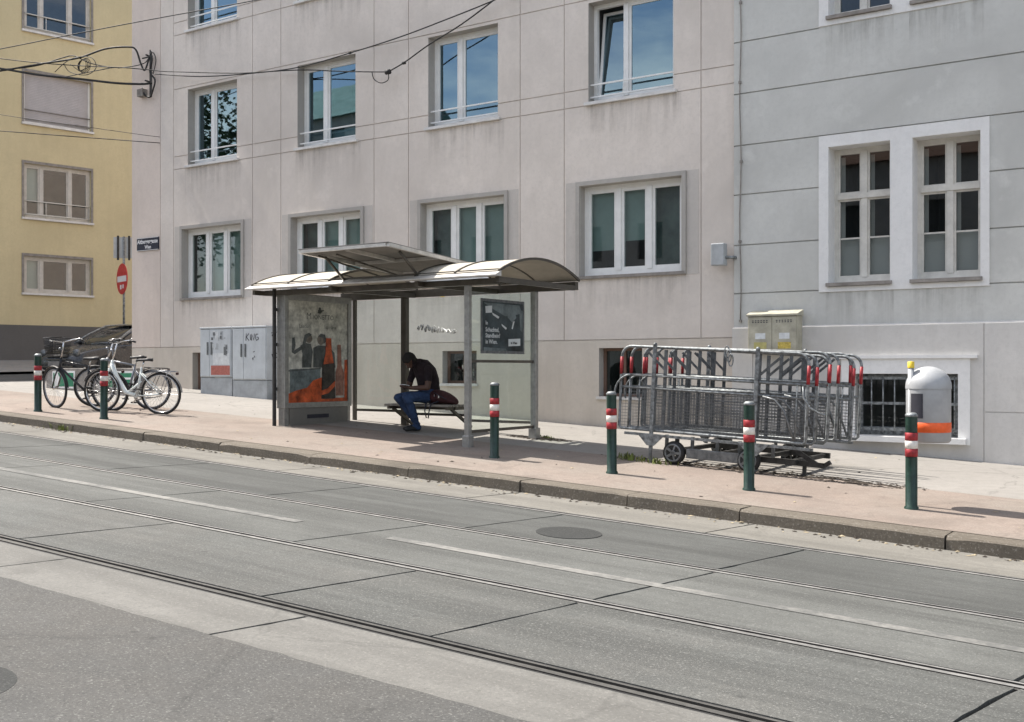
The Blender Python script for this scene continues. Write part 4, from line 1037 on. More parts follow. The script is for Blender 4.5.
# ------------------------------------------------------------------ car
def make_car(pos, rz):
    o = empty('parked_car', pos, 'dark grey car facing the street, half hidden behind the corner and bicycles', 'car', rz=rz)
    L, W = 4.35, .88
    secs = [(-.02,.60,.42,.50,.30),(.05,.72,.60,.66,.22),(.30,.82,.74,.76,.2),(1.15,.86,.90,.90,.2),(1.6,.88,.93,.95,.2),(3.3,.88,.95,1.0,.2),(4.1,.85,.92,.99,.24),(4.33,.74,.72,.82,.32)]
    def ring(y, w, zb_, zt, z0): return [(0,y,z0),(w*.9,y,z0),(w,y,z0+.12),(w*1.01,y,(z0+zb_)/2+.06),(w*.98,y,zb_-.03),(w*.86,y,zt),(0,y,zt+.02)]
    def loft(secs, fn):
        mb = MB(); vs = []; rings = [fn(*s) for s in secs]; n = len(rings[0]); full = []
        for rg in rings: full.append(rg + [(-x, y, z) for x, y, z in rg[1:-1][::-1]])
        N = len(full[0]); vs = [p for rg in full for p in rg]
        fs = [(i*N+k, i*N+(k+1) % N, (i+1)*N+(k+1) % N, (i+1)*N+k) for i in range(len(full)-1) for k in range(N)] + [tuple(range(N))[::-1], tuple(range((len(full)-1)*N, len(full)*N))]
        mb.add(vs, fs, 0, True); return mb
    def sub(ob, n=2):
        s = ob.modifiers.new('s', 'SUBSURF'); s.levels = n; s.render_levels = n
    body = loft(secs, ring).build('body', M['car_paint'], o); sub(body)
    gh_ = [(1.12,.72,.94,.93),(1.95,.66,1.40,.93),(2.5,.64,1.46,.93),(3.5,.62,1.43,.93),(4.15,.66,1.0,.93)]
    def ring2(y, w, zt, zb_):
        k = max(.02, (zt-zb_)); return [(0,y,zb_-.1),(w+.1,y,zb_-.1),(w+.12,y,zb_),(w+.10-.3*0,y,zb_+k*.1),(w-.0,y,zb_+k*.88),(w*.8,y,zt),(0,y,zt+.015)]
    g = loft(gh_, ring2).build('windows', M['black_plastic'], o); sub(g)
    gm = M['car_glass_dark'] = plain('car_glass_dark', (.02,.022,.024), .06, 0, var=.02, spec=.8); g.data.materials[0] = gm
    rf = MB(); 
    pts = [(1.98,1.415),(2.5,1.472),(3.0,1.470),(3.5,1.445),(3.75,1.35)]
    for (y0,z0),(y1,z1) in zip(pts[:-1], pts[1:]): rf.add([(-.54,y0,z0+.012),(.54,y0,z0+.012),(.54,y1,z1+.012),(-.54,y1,z1+.012)], [(0,1,2,3)], 0, True)
    rf.build('roof', M['car_paint'], o)
    for s in (-1, 1):
        p = MB(); p.tube([(s*.80,1.15,.95),(s*.72,1.55,1.2),(s*.60,2.0,1.425),(s*.585,2.6,1.475),(s*.58,3.4,1.455),(s*.63,3.9,1.25),(s*.74,4.2,1.0)], .028, 8); p.build('roof_pillar', M['galv'], o)
        p = MB(); p.obox((s*.72,2.72,1.18), (.018,0,0), (0,.03,0), (-s*.06,0,.25)); p.build('door_pillar', M['car_paint'], o)
        m_ = MB(); m_.lathe([(0,-.09),(.07,-.06),(.085,.0),(.07,.06),(0,.09)], (s*1.0,1.5,1.0), 12, axis='x'); m_.tube([(s*.86,1.5,.95),(s*.95,1.5,.98)], .02, 6); m_.build('mirror', M['car_paint'], o)
        h_ = MB(); h_.lathe([(0,-.05),(.09,-.04),(.10,.03),(0,.06)], (s*.62,.10,.68), 16, axis='y'); h_.build('headlight', M['galv_dark'], o)
        for y in (.85, 3.5):
            w = MB(); w.lathe([(.0,-.1),(.2,-.1),(.31,-.09),(.32,-.05),(.32,.05),(.31,.1),(.2,.1),(0,.1)], (s*.80,y,.32), 24, axis='x'); wo = w.build('wheel', M['tyre'], o)
            q = MB(); q.lathe([(0,0),(.2,-.005),(.205,.01),(.19,.015)], (s*.905,y,.32), 20, axis='x')
            q.build('rim', M['chrome'], wo)
    gr = MB()
    for z in (.42, .50, .58, .66): gr.box(-.38,.38,-.03,.02,z,z+.03)
    gr.box(-.6,.6,-.05,.0,.32,.36); gr.build('grille', M['alu_brown'], o)
    lp = MB(); lp.box(-.26,.26,-.052,-.032,.36,.47); lp.build('number_plate', M['sill_old'], o)
    return o
make_car((-24.75, 16.3, zp(-24.35, 18) - .07), R(4))

# ------------------------------------------------------------------ no entry sign and street name plate
sx, sy = X(124, 20.2), 20.2; sz = zp(sx, sy) - .07
N_ = empty('no_entry_sign', (sx, sy, sz), 'red no entry sign on a grey pole, under the back of another sign', 'road sign', rz=R(-17))
mb = MB(); mb.tube([(0,0,0),(0,0,3.95)], .035, 12); mb.build('pole', M['galv'], N_)
zc = on_y(124, 279, sy).z - sz
mb = MB(); n = 40; r = .45
mb.lathe([(0,-.06),(r,-.06),(r,-.048),(0,-.048)], (0,0,zc), n, axis='y', smooth=False); d = mb.build('sign_plate', M['sign_red'], N_)
mb = MB(); mb.box(-.36,.36,-.066,-.0605,zc-.085,zc+.085); mb.box(-.14,-.03,-.066,-.0605,zc-.30,zc-.17); mb.box(.06,.15,-.066,-.0605,zc-.28,zc-.17); mb.build('white_bar', M['sign_white'], d)
mb = MB(); z0 = on_y(124, 258, sy).z - sz; z1 = on_y(124, 237, sy).z - sz
RS = Matrix.Rotation(R(62), 4, 'Z'); mb.box(-.30,.30,.05,.065,z0,z1); bk = mb.xf(RS).build('sign_back', M['sign_back'], N_)
mb = MB()
for x in (-.17,.14): mb.box(x-.03,x+.03,.02,.049,z0-.06,z1+.04)
mb.xf(RS).build('bracket', M['iron_dark'], bk)
a, b_ = on_y(138, 251.5, YF), on_y(159.5, 236.5, YF)
np_ = empty('street_name_plate', (a.x, YF, a.z), 'dark blue street name plate with white lettering on the building corner', 'street sign'); no = np_.location.copy()
mb = MB(); mb.box(a.x, b_.x, YF-.03, YF-.004, a.z, b_.z); mb.build('plate', M['blue_sign'], np_, no)
w = b_.x - a.x
H_ = b_.z - a.z
mb = text_mb('Altbergergasse', H_*.46, ((a.x+b_.x)/2, YF-.034, a.z+H_*.55), (1,0,0), (0,0,1), align='CENTER', weight=.003); text_mb('Wien', H_*.38, ((a.x+b_.x)/2+.02, YF-.034, a.z+H_*.14), (1,0,0), (0,0,1), align='CENTER', weight=.003, mb=mb)
mx = max(v.x for v in mb.v); mn = min(v.x for v in mb.v); k = min(1, (w-.04)/(mx-mn)); cx = (a.x+b_.x)/2
mb.v = [Vector((cx+(v.x-cx)*k, v.y, v.z)) for v in mb.v]
mb.box(a.x, b_.x, YF-.033, YF-.031, b_.z-.012, b_.z-.002); mb.box(a.x, b_.x, YF-.033, YF-.031, a.z+.002, a.z+.012)
mb.build('lettering', M['sign_white'], np_, no, flip=False)

# ------------------------------------------------------------------ utility cabinets
def cabinet(x0, x1, label, tagged):
    y0, y1 = 15.85, 16.42; zg = zp((x0+x1)/2, 15.9); zt = 2.55
    o = empty('utility_cabinet', ((x0+x1)/2, y0, zg), label, 'cabinet', 'grey cabinets against the office wall'); of = o.location.copy()
    mb = MB(); mb.box(x0+.004, x1-.004, y0+.015, y1, zp(x1, y0)-.05, zg+.36); mb.build('plinth', M['cabinet_base'], o, of, bevel=.006)
    mb = MB(); mb.box(x0+.002, x1-.002, y0+.012, y1-.02, zg+.37, zt); mb.box(x0-.0, x1+.0, y0-.015, y1, zt+.001, zt+.035); mb.build('housing', M['cabinet'], o, of, bevel=.006)
    xm = x0 + (x1-x0)*(.32 if not tagged else .34)
    for a_, b2 in ((x0+.02, xm-.006), (xm+.006, x1-.02)):
        mb = MB(); mb.box(a_, b2, y0-.008, y0+.0115, zg+.39, zt-.02); d = mb.build('door', M['cabinet'], o, of, bevel=.004)
        hx = b2-.07 if a_ < xm-.1 else a_+.04
        h2 = MB(); h2.box(hx, hx+.04, y0-.025, y0-.0085, zg+.85, zg+1.12); h2.build('handle', M['galv_dark'], d, of)
        if b2 > xm+.1:
            rnd = random.Random(3 if tagged else 5)
            if tagged:
                g = MB(); s_ = .0085
                def stroke(pts): g.tube([(xm+.08+u*.72, y0-.0095, zt-.27+v*.75) for u, v in pts], s_, 5)
                stroke([(0,0),(0.01,.2)]); stroke([(.12,.2),(.02,.1),(.13,.0)]); stroke([(.19,.02),(.18,.17)]); stroke([(.23,.0),(.24,.18),(.33,.01),(.35,.19)]); stroke([(.50,.17),(.42,.18),(.39,.08),(.44,.0),(.52,.04),(.51,.09),(.45,.09)])
                stroke([(.3,-.32),(.36,-.3)]); stroke([(.27,-.5),(.3,-.46),(.29,-.54)]); stroke([(.34,-.42),(.37,-.47)])
                g.build('graffiti', M['ink'], d, of)
            else:
                p = MB(); w_ = b2-a_
                p.box(a_+.10, b2-.04, y0-.0105, y0-.0082, zg+.40+.24, zg+.40+.48, 1); p.box(a_+.04, b2-.02, y0-.0103, y0-.0082, zg+.42, zg+.40+.22, 2)
                for k in range(26):
                    u = rnd.uniform(.05, .8); v = rnd.uniform(.62, 1.5); s2 = rnd.uniform(.03,.1)
                    p.box(a_+u*w_, min(b2-.01, a_+u*w_+s2), y0-.0103-k*.00008, y0-.0082, zg+.4+v*.6, min(zt-.04, zg+.4+v*.6+s2*rnd.uniform(.7,2.2)), rnd.choice((0,0,1,3)))
                p.build('torn_poster', [M['cabinet_base'], M['paper_white'], M['red_ink'], M['galv_dark']], d, of)
    if tagged:
        g = MB()
        def st2(pts): g.tube([(x1+.0, y0+.1+u, zt-.3+v) for u, v in pts], .009, 5)
        st2([(.03,.18),(.1,.22),(.05,.12)]); st2([(.18,.2),(.26,.22),(.2,.14),(.28,.12)]); st2([(.12,-.1),(.14,-.04)]); st2([(.05,-.25),(.1,-.4),(.2,-.3),(.22,-.42),(.3,-.28)]); st2([(.1,-.2),(.24,-.26)])
        g.build('graffiti', M['ink'], o, of)
    return o
cabinet(X(200, 15.85), X(231.5, 15.85), 'pale grey utility cabinet with a torn poster and red print on its door', False)
cabinet(X(232, 15.85)+.008, X(266.5, 15.85), 'pale grey utility cabinet with the black graffiti word KING on its door', True)

# ------------------------------------------------------------------ gas meter box, wall lamp, yellow plate
a, b_ = on_y(748, 316, 16.15), on_y(797, 348, 16.15)
gx = empty('gas_meter_box', ((a.x+b_.x)/2, YP, 1.5), 'beige two door meter box with yellow stickers on the wall behind the barriers', 'meter box'); gof = gx.location.copy()
x0, x1, y0 = a.x, b_.x, 16.15; zt, zb_ = 2.50, 1.95
mb = MB(); mb.box(x0, x1, y0, YP-.002, zb_, zt); hb = mb.build('box', M['gasbox'], gx, gof, bevel=.006)
mb = MB(); mb.prism([(y0-.03, zt+.002), (YP-.002, zt+.002), (YP-.002, zt+.10), (y0-.03, zt+.03)], (x0-.02, 0, 0), (0,1,0), (0,0,1), (x1-x0+.04, 0, 0)); mb.build('lid', M['gasbox'], gx, gof)
xm = (x0+x1)/2
for i, (p, q) in enumerate(((x0+.012, xm-.005), (xm+.005, x1-.012))):
    mb = MB(); mb.box(p, q, y0-.012, y0-.001, zb_+.015, zt-.012); d = mb.build('door', M['gasbox'], gx, gof, bevel=.003)
    mb = MB()
    for r_ in range(2):
        for k in range(6): mb.box(p+.06+k*.045, p+.085+k*.045, y0-.0135, y0-.0118, zt-.10+r_*.025, zt-.087+r_*.025)
    mb.build('vent_slots', M['ink'], d, gof)
    mb = MB(); mb.box(p+.09, q-.08, y0-.0135, y0-.0118, zb_+.05, zb_+.15); mb.build('sticker', M['yellow_gas'] if i else M['yellow_dull'], d, gof)
    mb = MB(); mb.box(p+.11, q-.10, y0-.0135, y0-.0118, zb_+.20, zb_+.29); mb.build('label', M['paper_white'], d, gof)
a, b_ = on_y(712, 266, YF-.2), on_y(725, 243, YF-.2)
wl = empty('wall_lamp', ((a.x+b_.x)/2, YF, a.z), 'small grey box lamp on a wall bracket at the building joint', 'wall lamp'); wo = wl.location.copy()
mb = MB(); mb.box(a.x, b_.x, YF-.26, YF-.10, a.z, b_.z); mb.build('housing', M['cabinet_base'], wl, wo, bevel=.015)
mb = MB(); zc = (a.z+b_.z)/2 - .05; mb.tube([(b_.x-.05, YF-.18, zc), (b_.x+.10, YF-.14, zc), (b_.x+.12, YF-.0, zc)], .025, 8); mb.lathe([(0,-.03),(.06,-.03),(.06,-.001),(0,-.001)], (b_.x+.12, YF, zc), 14, axis='y'); mb.build('bracket', M['galv'], wl, wo)
a = on_y(441, 297, YF); b_ = on_y(444.5, 289, YF)
yp = empty('pipe_marker', (a.x, YF, a.z), 'tiny yellow marker plate on the wall below a window, behind the shelter', 'marker plate'); yo = yp.location.copy()
mb = MB(); mb.box(a.x, b_.x, YF-.012, YF-.002, a.z, b_.z); mb.build('plate', M['yellow'], yp, yo)
mb = MB(); mb.box(a.x+.02, b_.x-.02, YF-.0145, YF-.0122, a.z+.07, a.z+.09); mb.build('print', M['ink'], yp, yo)

# ------------------------------------------------------------------ litter bin
bx, by = X(928.5, 11.75), 11.75; bg = zp(bx, by)
L_ = empty('litter_bin', (bx, by, bg), 'grey domed litter bin with an orange band on a post', 'litter bin'); r = .218
z0, z1 = .94 - bg, 1.50 - bg
mb = MB(); mb.lathe([(0, z0), (r-.02, z0), (r, z0+.02), (r, z1)], n=36); mb.build('body', M['bin_grey'], L_)
mb = MB(); mb.lathe([(r+.006, z1-.012), (r+.006, z1+.012)] + [((r+.006)*math.cos(R(a)), z1+.012 + .205*math.sin(R(a))) for a in range(10, 91, 10)], n=36); mb.build('dome', M['bin_grey'], L_)
mb = MB(); mb.lathe([(r, z0+.105), (r+.003, z0+.107), (r+.003, z0+.205), (r, z0+.207)], n=36); mb.build('orange_band', M['orange'], L_)
pxp = X(911, 11.62) - bx; pyp = 11.62 - by
mb = MB(); mb.tube([(pxp, pyp, -.05), (pxp, pyp, 1.70-bg)], .03, 14); mb.build('post', M['bin_grey'], L_)
mb = MB(); mb.lathe([(.034, 1.70-bg), (.034, 1.765-bg), (0, 1.77-bg)], (pxp, pyp, 0), 14); mb.build('ashtray_cap', M['yellow'], L_)
mb = MB()
for q in range(7):
    an = math.atan2(pyp, pxp) + R(12 + q*5.0)
    an2 = an + R(5.0)
    mb.quad((math.cos(an)*(r+.004), math.sin(an)*(r+.004), z0+.25), (math.cos(an2)*(r+.004), math.sin(an2)*(r+.004), z0+.25), (math.cos(an2)*(r+.004), math.sin(an2)*(r+.004), z1-.06), (math.cos(an)*(r+.004), math.sin(an)*(r+.004), z1-.06))
mb.build('opening', M['ink'], L_)
mb = MB(); mb.bar((pxp, pyp, z0+.12), (pxp*.7, pyp*.7, z0+.12), .05, .05); mb.bar((pxp, pyp, z1-.05), (pxp*.7, pyp*.7, z1-.05), .05, .05); mb.build('clamp', M['galv_dark'], L_)

# ------------------------------------------------------------------ barrier trailer with stacked crowd barriers
SL = math.atan(.05); TX, TY = -6.95, 12.72; TZ = zp(TX, TY)
T_ = empty('barrier_trailer', (TX, TY, TZ), 'low rusty trailer on small wheels carrying crowd barriers', 'trailer', ry=SL)
mb = MB(); zc = .27
for y in (.15, 1.40): mb.box(.70, 2.35, y-.03, y+.03, .13, .20)
for x in (.75, 1.3, 1.8, 2.28): mb.box(x-.03, x+.03, .181, 1.369, .14, .19)
mb.build('chassis', M['iron_dark'], T_)
for x in (.62, .98, 1.32, 1.62, 2.05):
    for y in (.16, 1.39):
        mb = MB(); mb.box(x-.018, x+.018, y-.018, y+.018, .18, .36); mb.build('support_leg', M['galv_dark'], T_)
mb = MB(); mb.box(.98, 1.82, -.02, .06, .10, .22); mb.box(1.8, 1.9, -.03, .09, .02, .3); mb.build('side_beam', M['galv_dark'], T_, bevel=.006)
for x in (.80, 1.80):
    for y in (.02, 1.5):
        w = MB(); w.lathe([(.05,-.045),(.12,-.05),(.145,-.03),(.15,0),(.145,.03),(.12,.05),(.05,.045)], (x, y, .15), 24, axis='y'); wo = w.build('wheel', M['rubber'], T_)
        q = MB(); q.lathe([(0,-.052),(.035,-.055),(.035,.055),(0,.052)], (x, y, .15), 14, axis='y')
        for k in range(5):
            an = 2*math.pi*k/5; q.bar((x, y-.045, .15), (x+.105*math.cos(an), y-.045, .15+.105*math.sin(an)), .02, .03)
        q.tube([(x+.105*math.cos(2*math.pi*k/20), y-.045, .15+.105*math.sin(2*math.pi*k/20)) for k in range(20)], .013, 6, closed=True); q.build('hub', M['galv_dark'], wo)
        b2 = MB(); b2.bar((x, y+.07*(1 if y < 1 else -1), .15), (x, y+.07*(1 if y < 1 else -1), .33), .05, .03); b2.build('wheel_bracket', M['iron_dark'], wo)
for x in (.5, 1.88):
    for y in (-.055, 1.62):
        mb = MB(); mb.box(x-.024, x+.024, y-.012, y+.012, zc-.1, 1.5); mb.lathe([(.024,1.5),(.03,1.51),(.018,1.535),(0,1.54)], (x,y,0), 10)
        mb.prism([(x-.2,.37),(x+.2,.37),(x+.05,.22),(x-.05,.22)], (0,y-.018,0), (1,0,0), (0,0,1), (0,.012,0)); sk = mb.build('stake', M['galv'], T_)
        if y < 0: f = MB(); f.box(x-.02, x+.02, y-.01, y+.01, -.02 if x < 1 else .0, zc-.101); f.build('stake_foot', M['galv_dark'], sk)
for y in (-.04, 1.5):
    mb = MB(); mb.box(.1, 2.6, y, y+.04, .335, .368); mb.build('load_rail', M['galv'], T_)
mb = MB(); mb.bar((2.2,.25,.36),(2.58,.25,.15), .045, .05); mb.bar((1.9,.25,.15),(2.66,.25,.15), .05, .06); mb.bar((2.42,.25,.16),(2.42,.25,-.02), .04, .04); mb.bar((2.66,.25,.15),(2.73,.25,.2), .05, .05); mb.bar((2.15,.25,.22),(2.15,.25,.16),.05,.05); mb.build('drawbar', M['iron_dark'], T_)
def make_barrier():
    o = bpy.data.objects.new('crowd_barrier', None); COL.objects.link(o)
    L, H, r, c = 2.5, 1.07, .0185, .14
    pts = [(.03,0,0), (L-.03,0,0), (L,0,.03), (L,0,H-c)] + arc((L-c,H-c),c,0,90,6)[1:] + [(c,0,H)] + arc((c,H-c),c,90,180,6)[1:] + [(0,0,.03)]
    mb = MB(); mb.tube(pts, r, 10, closed=True)
    for z in (.70, .54): mb.tube([(0,0,z),(L,0,z)], r*.8, 8)
    for x in (.13, L-.13): mb.tube([(x,0,0),(x,0,.70)], .011, 6)
    mb.build('frame', M['galv'], o)
    for x in (.62, 1.88):
        g = MB(); g.box(x-.022, x+.022, .018, .032, .0, H-.03); g.bar((x,.025,.78),(x+(.26 if x > 1 else -.26),.025,H-.06),.012,.03); g.build('leg', M['galv_dark'], o)
    m = MB()
    for k in range(1, 60): m.tube([(k*L/60,-.004,.02),(k*L/60,-.004,.54)], .0018, 4, caps=False)
    for k in range(1, 14): m.tube([(.02,.002,k*.04),(L-.02,.002,k*.04)], .0026, 4, caps=False)
    m.tube([(1.95,-.01,.53),(2.1,-.01,.5),(2.22,-.01,.38),(2.36,-.01,.03)], .014, 8); m.build('mesh_panel', M['galv_mesh'], o)
    for x in (0, L):
        b2 = MB(); b2.tube([(x,0,.705),(x,0,.93)], r+.003, 10); b2.build('reflective_band', M['red_tape'], o)
    for hp in (arc((.17,.46),.24,95,200,8,y=-.03), [(L-.05,-.03,.68),(L-.03,-.05,.55),(L+.05,-.06,.44),(L+.16,-.06,.38),(L+.24,-.06,.36)]):
        h = MB(); h.tube(hp, .013, 8); h.build('coupling_hook', M['galv'], o)
    return o
NB = 8; names = ['front barrier of the stack, its mesh panel facing the road', 'second crowd barrier from the front of the trailer stack', 'third crowd barrier from the front of the trailer stack', 'fourth crowd barrier from the front of the trailer stack',
                 'fifth crowd barrier from the front of the trailer stack', 'sixth crowd barrier from the front of the trailer stack', 'seventh crowd barrier from the front, next to the rearmost one', 'rearmost crowd barrier of the trailer stack, nearest the wall']
rt = Matrix.Rotation(SL, 4, 'Y')
for i in range(NB):
    o = make_barrier() if i == 0 else copy_tree(bar0)
    if i == 0: bar0 = o
    else:
        hk = [c_ for c_ in o.children if c_.name.startswith('coupling_hook')]
        for c_ in (hk if i not in (1, 2) else hk[1:]): bpy.data.objects.remove(c_)
    dx = [0, .03, .12, .05, .10, .20, .13, .20][i]; y = [0, .23, .40, .62, .80, 1.05, 1.20, 1.42][i]
    o.location = Vector((TX, TY, TZ)) + (rt @ Vector((dx, y, .39 + .021)))
    o.rotation_euler = ([0,.03,-.02,.035,-.03,.02,.045,.0][i], SL + [0,.006,-.008,.01,-.004,.008,-.006,0][i], random.uniform(-.015, .015) if i else 0)
    tag(o, names[i], 'crowd barrier', 'crowd barriers stacked on the trailer')
mb = MB(); c = Vector(on_y(727, 352, 12.66))
for k in range(3):
    mb.tube([(c.x+.03*k+.05*math.cos(a_)*.6, 12.66-.012*k, c.z-.05*k+.075*math.sin(a_)) for a_ in [2*math.pi*q/14 for q in range(14)]], .008, 6, closed=True)
o = mb.build('chain', M['galv'], off=c); o.location = c; tag(o, 'short steel chain loop hanging over the top rail of the front barrier', 'chain')

# dirt and weeds under the trailer and along the shelter
def dirt(name, cx, cy, rx, ry, seed, label=None):
    rnd = random.Random(seed); mb = MB()
    for k in range(340):
        a_ = rnd.uniform(0, 6.283); q = math.sqrt(rnd.random())*1.05
        x = cx + rx*q*math.cos(a_); y = cy + ry*q*math.sin(a_); s = rnd.uniform(.01, .05)*(1.3-q*.8); z = zp(x, y) + .002
        n = 5; vs = [(x+s*rnd.uniform(.6,1.6)*math.cos(6.283*i/n), y+s*rnd.uniform(.4,1)*math.sin(6.283*i/n), z) for i in range(n)] + [(x, y, z + s*.25)]
        mb.add(vs, [(i, (i+1) % n, n) for i in range(n)])
    return tag(mb.build(name, M['dirt']), kind='stuff')
dirt('dirt', -5.5, 12.95, 1.75, .32, 1); dirt('dirt', -9.0, 14.0, .55, .22, 2); dirt('dirt', -4.0, 12.9, .9, .25, 3)
rnd = random.Random(8)
for nm, y0, y1, zf, cnt in (('gutter_debris', 9.78, 10.05, lambda x, y: zr(x), 520), ('pavement_debris', 10.4, 16.2, zp, 90)):
    mb = MB()
    for k in range(cnt):
        x = rnd.uniform(-18, .5); y = y1 - (y1-y0)*abs(rnd.gauss(0, .38)) if nm[0] == 'g' else rnd.uniform(y0, y1); y = max(y0, min(y1, y)); z = zf(x, y) + .003; s_ = rnd.uniform(.006, .022); a_ = rnd.uniform(0, 6.28)
        u = Vector((math.cos(a_), math.sin(a_), 0))*s_*rnd.uniform(.8, 2); w = Vector((-math.sin(a_), math.cos(a_), 0))*s_; c = Vector((x, y, z)); h = Vector((0, 0, s_*rnd.uniform(.2, .7)))
        mb.add([c-u, c-w, c+u, c+w, c+h], [(0,1,4),(1,2,4),(2,3,4),(3,0,4)], 0 if rnd.random() < .7 else 1)
    tag(mb.build(nm, [M['dirt'], M['yellow_dull'] if False else M['paper_old']]), kind='stuff')
def weeds(x, y, n, h, seed, label):
    rnd = random.Random(seed); mb = MB(); z = zp(x, y) if y > 10.1 else zr(x)
    for k in range(n):
        a_ = rnd.uniform(0, 6.283); d = rnd.gauss(0, .07); px_, py_ = d*2.2*math.cos(a_), d*math.sin(a_); l = rnd.uniform(.4, 1)*h; t = Vector((math.cos(a_), math.sin(a_), 0))*l*.6; w = Vector((-math.sin(a_), math.cos(a_), 0))*.006
        b0 = Vector((px_, py_, -px_*.05)); m_ = b0 + t*.45 + Vector((0,0,l*.7)); e = b0 + t + Vector((0,0,l*.8))
        mb.add([b0-w, b0+w, m_+w, m_-w, e], [(0,1,2,3),(3,2,4)])
    o = mb.build('weed_tuft', M['weed'], flip=False); o.location = (x, y, z); return tag(o, label, 'weeds', 'weeds growing in the cracks', 'stuff')
weeds(-6.75, 12.7, 90, .13, 1, 'yellowish weed tuft beside the left wheel of the barrier trailer')
weeds(-6.35, 12.62, 60, .10, 2, 'low weed tuft in front of the barrier trailer wheel')
weeds(X(62, 10.04), 10.04, 60, .12, 3, 'small weed tuft at the foot of the kerb near the left bollard')
weeds(-8.95, 14.12, 60, .06, 4, 'dark low weeds around the rear foot of the shelter')

# ------------------------------------------------------------------ overhead cables
def cable(pts, r, label, extra=()):
    P = [on_y(px, py, y) for px, py, y in pts]
    # smooth the polyline (Catmull-Rom)
    Q = []
    for i in range(len(P)-1):
        p0, p1, p2, p3 = P[max(0,i-1)], P[i], P[i+1], P[min(len(P)-1,i+2)]
        for k in range(6):
            t = k/6; Q.append(.5*((2*p1)+(p2-p0)*t+(2*p0-5*p1+4*p2-p3)*t*t+(3*p1-p0-3*p2+p3)*t**3))
    Q.append(P[-1])
    mb = MB(); mb.tube(Q, r, 6)
    for px, py, y, rad in extra:
        c = on_y(px, py, y); mb.lathe([(0,-rad*1.4),(rad,-rad),(rad,rad),(0,rad*1.4)], c, 8, axis='x')
    o = mb.build('overhead_cable', M['cable'], off=P[0]); o.location = P[0]
    return tag(o, label, 'cable', 'cables strung over the street')
ya = 16.3
cable([(-60,59,13.5),(0,49,13.8),(70,35,14.2),(148,20,14.8),(262,-1,15.4),(330,-16,15.8)], .011, 'thin cable crossing the top left corner of the view, highest on the ochre wall')
cable([(-60,60,15.2),(0,68.5,15.4),(40,75,15.6),(80,79,15.8),(115,83,16),(140,84,16.2),(152,83,16.42)], .028, 'thick black feeder cable ending at the bracket on the corner')
cable([(-60,80,15.2),(0,71,15.4),(40,64,15.6),(78,58,15.8),(105,49,16),(128,47,16.2),(136,50,16.3),(141,64,16.35),(145,70,16.36),(150,55,16.4)], .022, 'looping black cable that hangs in a curl before the corner bracket')
cable([(-60,50,15.2),(0,58.5,15.4),(40,63,15.6),(85,66,15.8),(130,68,16),(160,71,ya),(185,72,ya),(240,73,ya),(300,70,ya),(345,71.5,ya),(388,72,ya)], .012, 'long level cable running to the ring insulator between two upper windows', [(388,72,ya,.05)])
cable([(60,78,15.8),(100,70,16),(118,67.5,16.1),(150,70,ya)], .011, 'short thin cable beneath the wire coil near the corner')
cable([(155,74,ya),(200,76.5,ya),(250,73.5,ya),(300,67,ya),(350,53,ya),(400,37,ya),(445,20,ya),(490,2,ya),(520,-12,ya)], .012, 'rising cable sweeping from the corner up past the upper windows', [(350,53,ya,.025)])
cable([(388,72,ya),(405,62,ya),(430,44,ya),(462,24,ya),(494,0,ya),(510,-14,ya)], .013, 'steep cable from the ring insulator up across the third upper window', [(404,63,ya,.03)])
cable([(372,72,ya),(374,79,ya),(381,83,ya),(388,80,ya),(388.5,73,ya)], .009, 'small drooping loop of wire under the ring insulator')
cable([(-60,102,15),(0,114.5,15.3),(66,124,15.6),(140,134.5,16.2),(160,137,YF-.02)], .007, 'faint thin wire across the ochre wall below the shuttered window')
cable([(-60,127,15),(0,131,15.3),(66,136,15.6),(140,141.5,16.2),(160,143,YF-.02)], .011, 'lowest dark wire across the ochre wall below the shuttered window')
cable([(150,50,16.42),(152,60,16.4),(150,72,16.4),(155,80,16.4),(153,90,16.4),(150,97,16.4),(145,95,16.4),(142,88,16.42)], .02, 'black cable tail bunched on the corner bracket')
cable([(-60,66,15.2),(0,69,15.4),(35,66,15.6),(62,58,15.8),(74,56,15.8),(90,63,15.9),(112,68,16.1)], .014, 'knotted thin cable passing just above the wire coil')
cable([(55,72,15.7),(66,62,15.7),(78,57,15.8),(92,58,15.8),(96,68,15.8),(86,75,15.8),(70,72,15.8),(64,64,15.8)], .009, 'open loop of thin wire drawn round the cable coil')
cable([(118,68,16.1),(134,66,16.25),(146,62,16.38),(152,52,16.4),(156,60,16.4),(153,74,16.4)], .012, 'thin cable whose end is tangled on the top of the corner bracket')
c = on_y(82, 65.5, 15.8); mb = MB()
for k in range(4):
    rr = .13 + .015*k; mb.tube([(c.x+rr*1.25*math.cos(a_)+.01*k, 15.8+.02*k, c.z+rr*math.sin(a_)) for a_ in [2*math.pi*q/24 for q in range(24)]], .008, 5, closed=True)
mb.tube([(c.x-.45,15.8,c.z+.1),(c.x-.1,15.8,c.z-.12),(c.x+.3,15.8,c.z-.08)], .008, 5)
o = mb.build('cable_coil', M['cable'], off=c); o.location = c; tag(o, 'coil of spare black cable hanging on the wires before the ochre wall', 'cable coil')
c = on_y(151, 78, YF); bq = empty('cable_bracket', c, 'dark iron cable bracket with a small box on the building corner', 'wall bracket')
mb = MB(); mb.box(-.04,.04,-.012,-.002,-.45,.62); mb.bar((0,-.01,.5),(.02,-.16,.5),.03,.03); mb.bar((0,-.01,-.1),(.02,-.18,-.1),.03,.03); mb.bar((-.18,-.1,.46),(.18,-.1,.46),.025,.025); mb.build('arm', M['iron_dark'], bq)
mb = MB(); mb.box(-.33,-.13,-.14,-.01,-.42,-.25); mb.build('junction_box', M['sill_old'], bq)

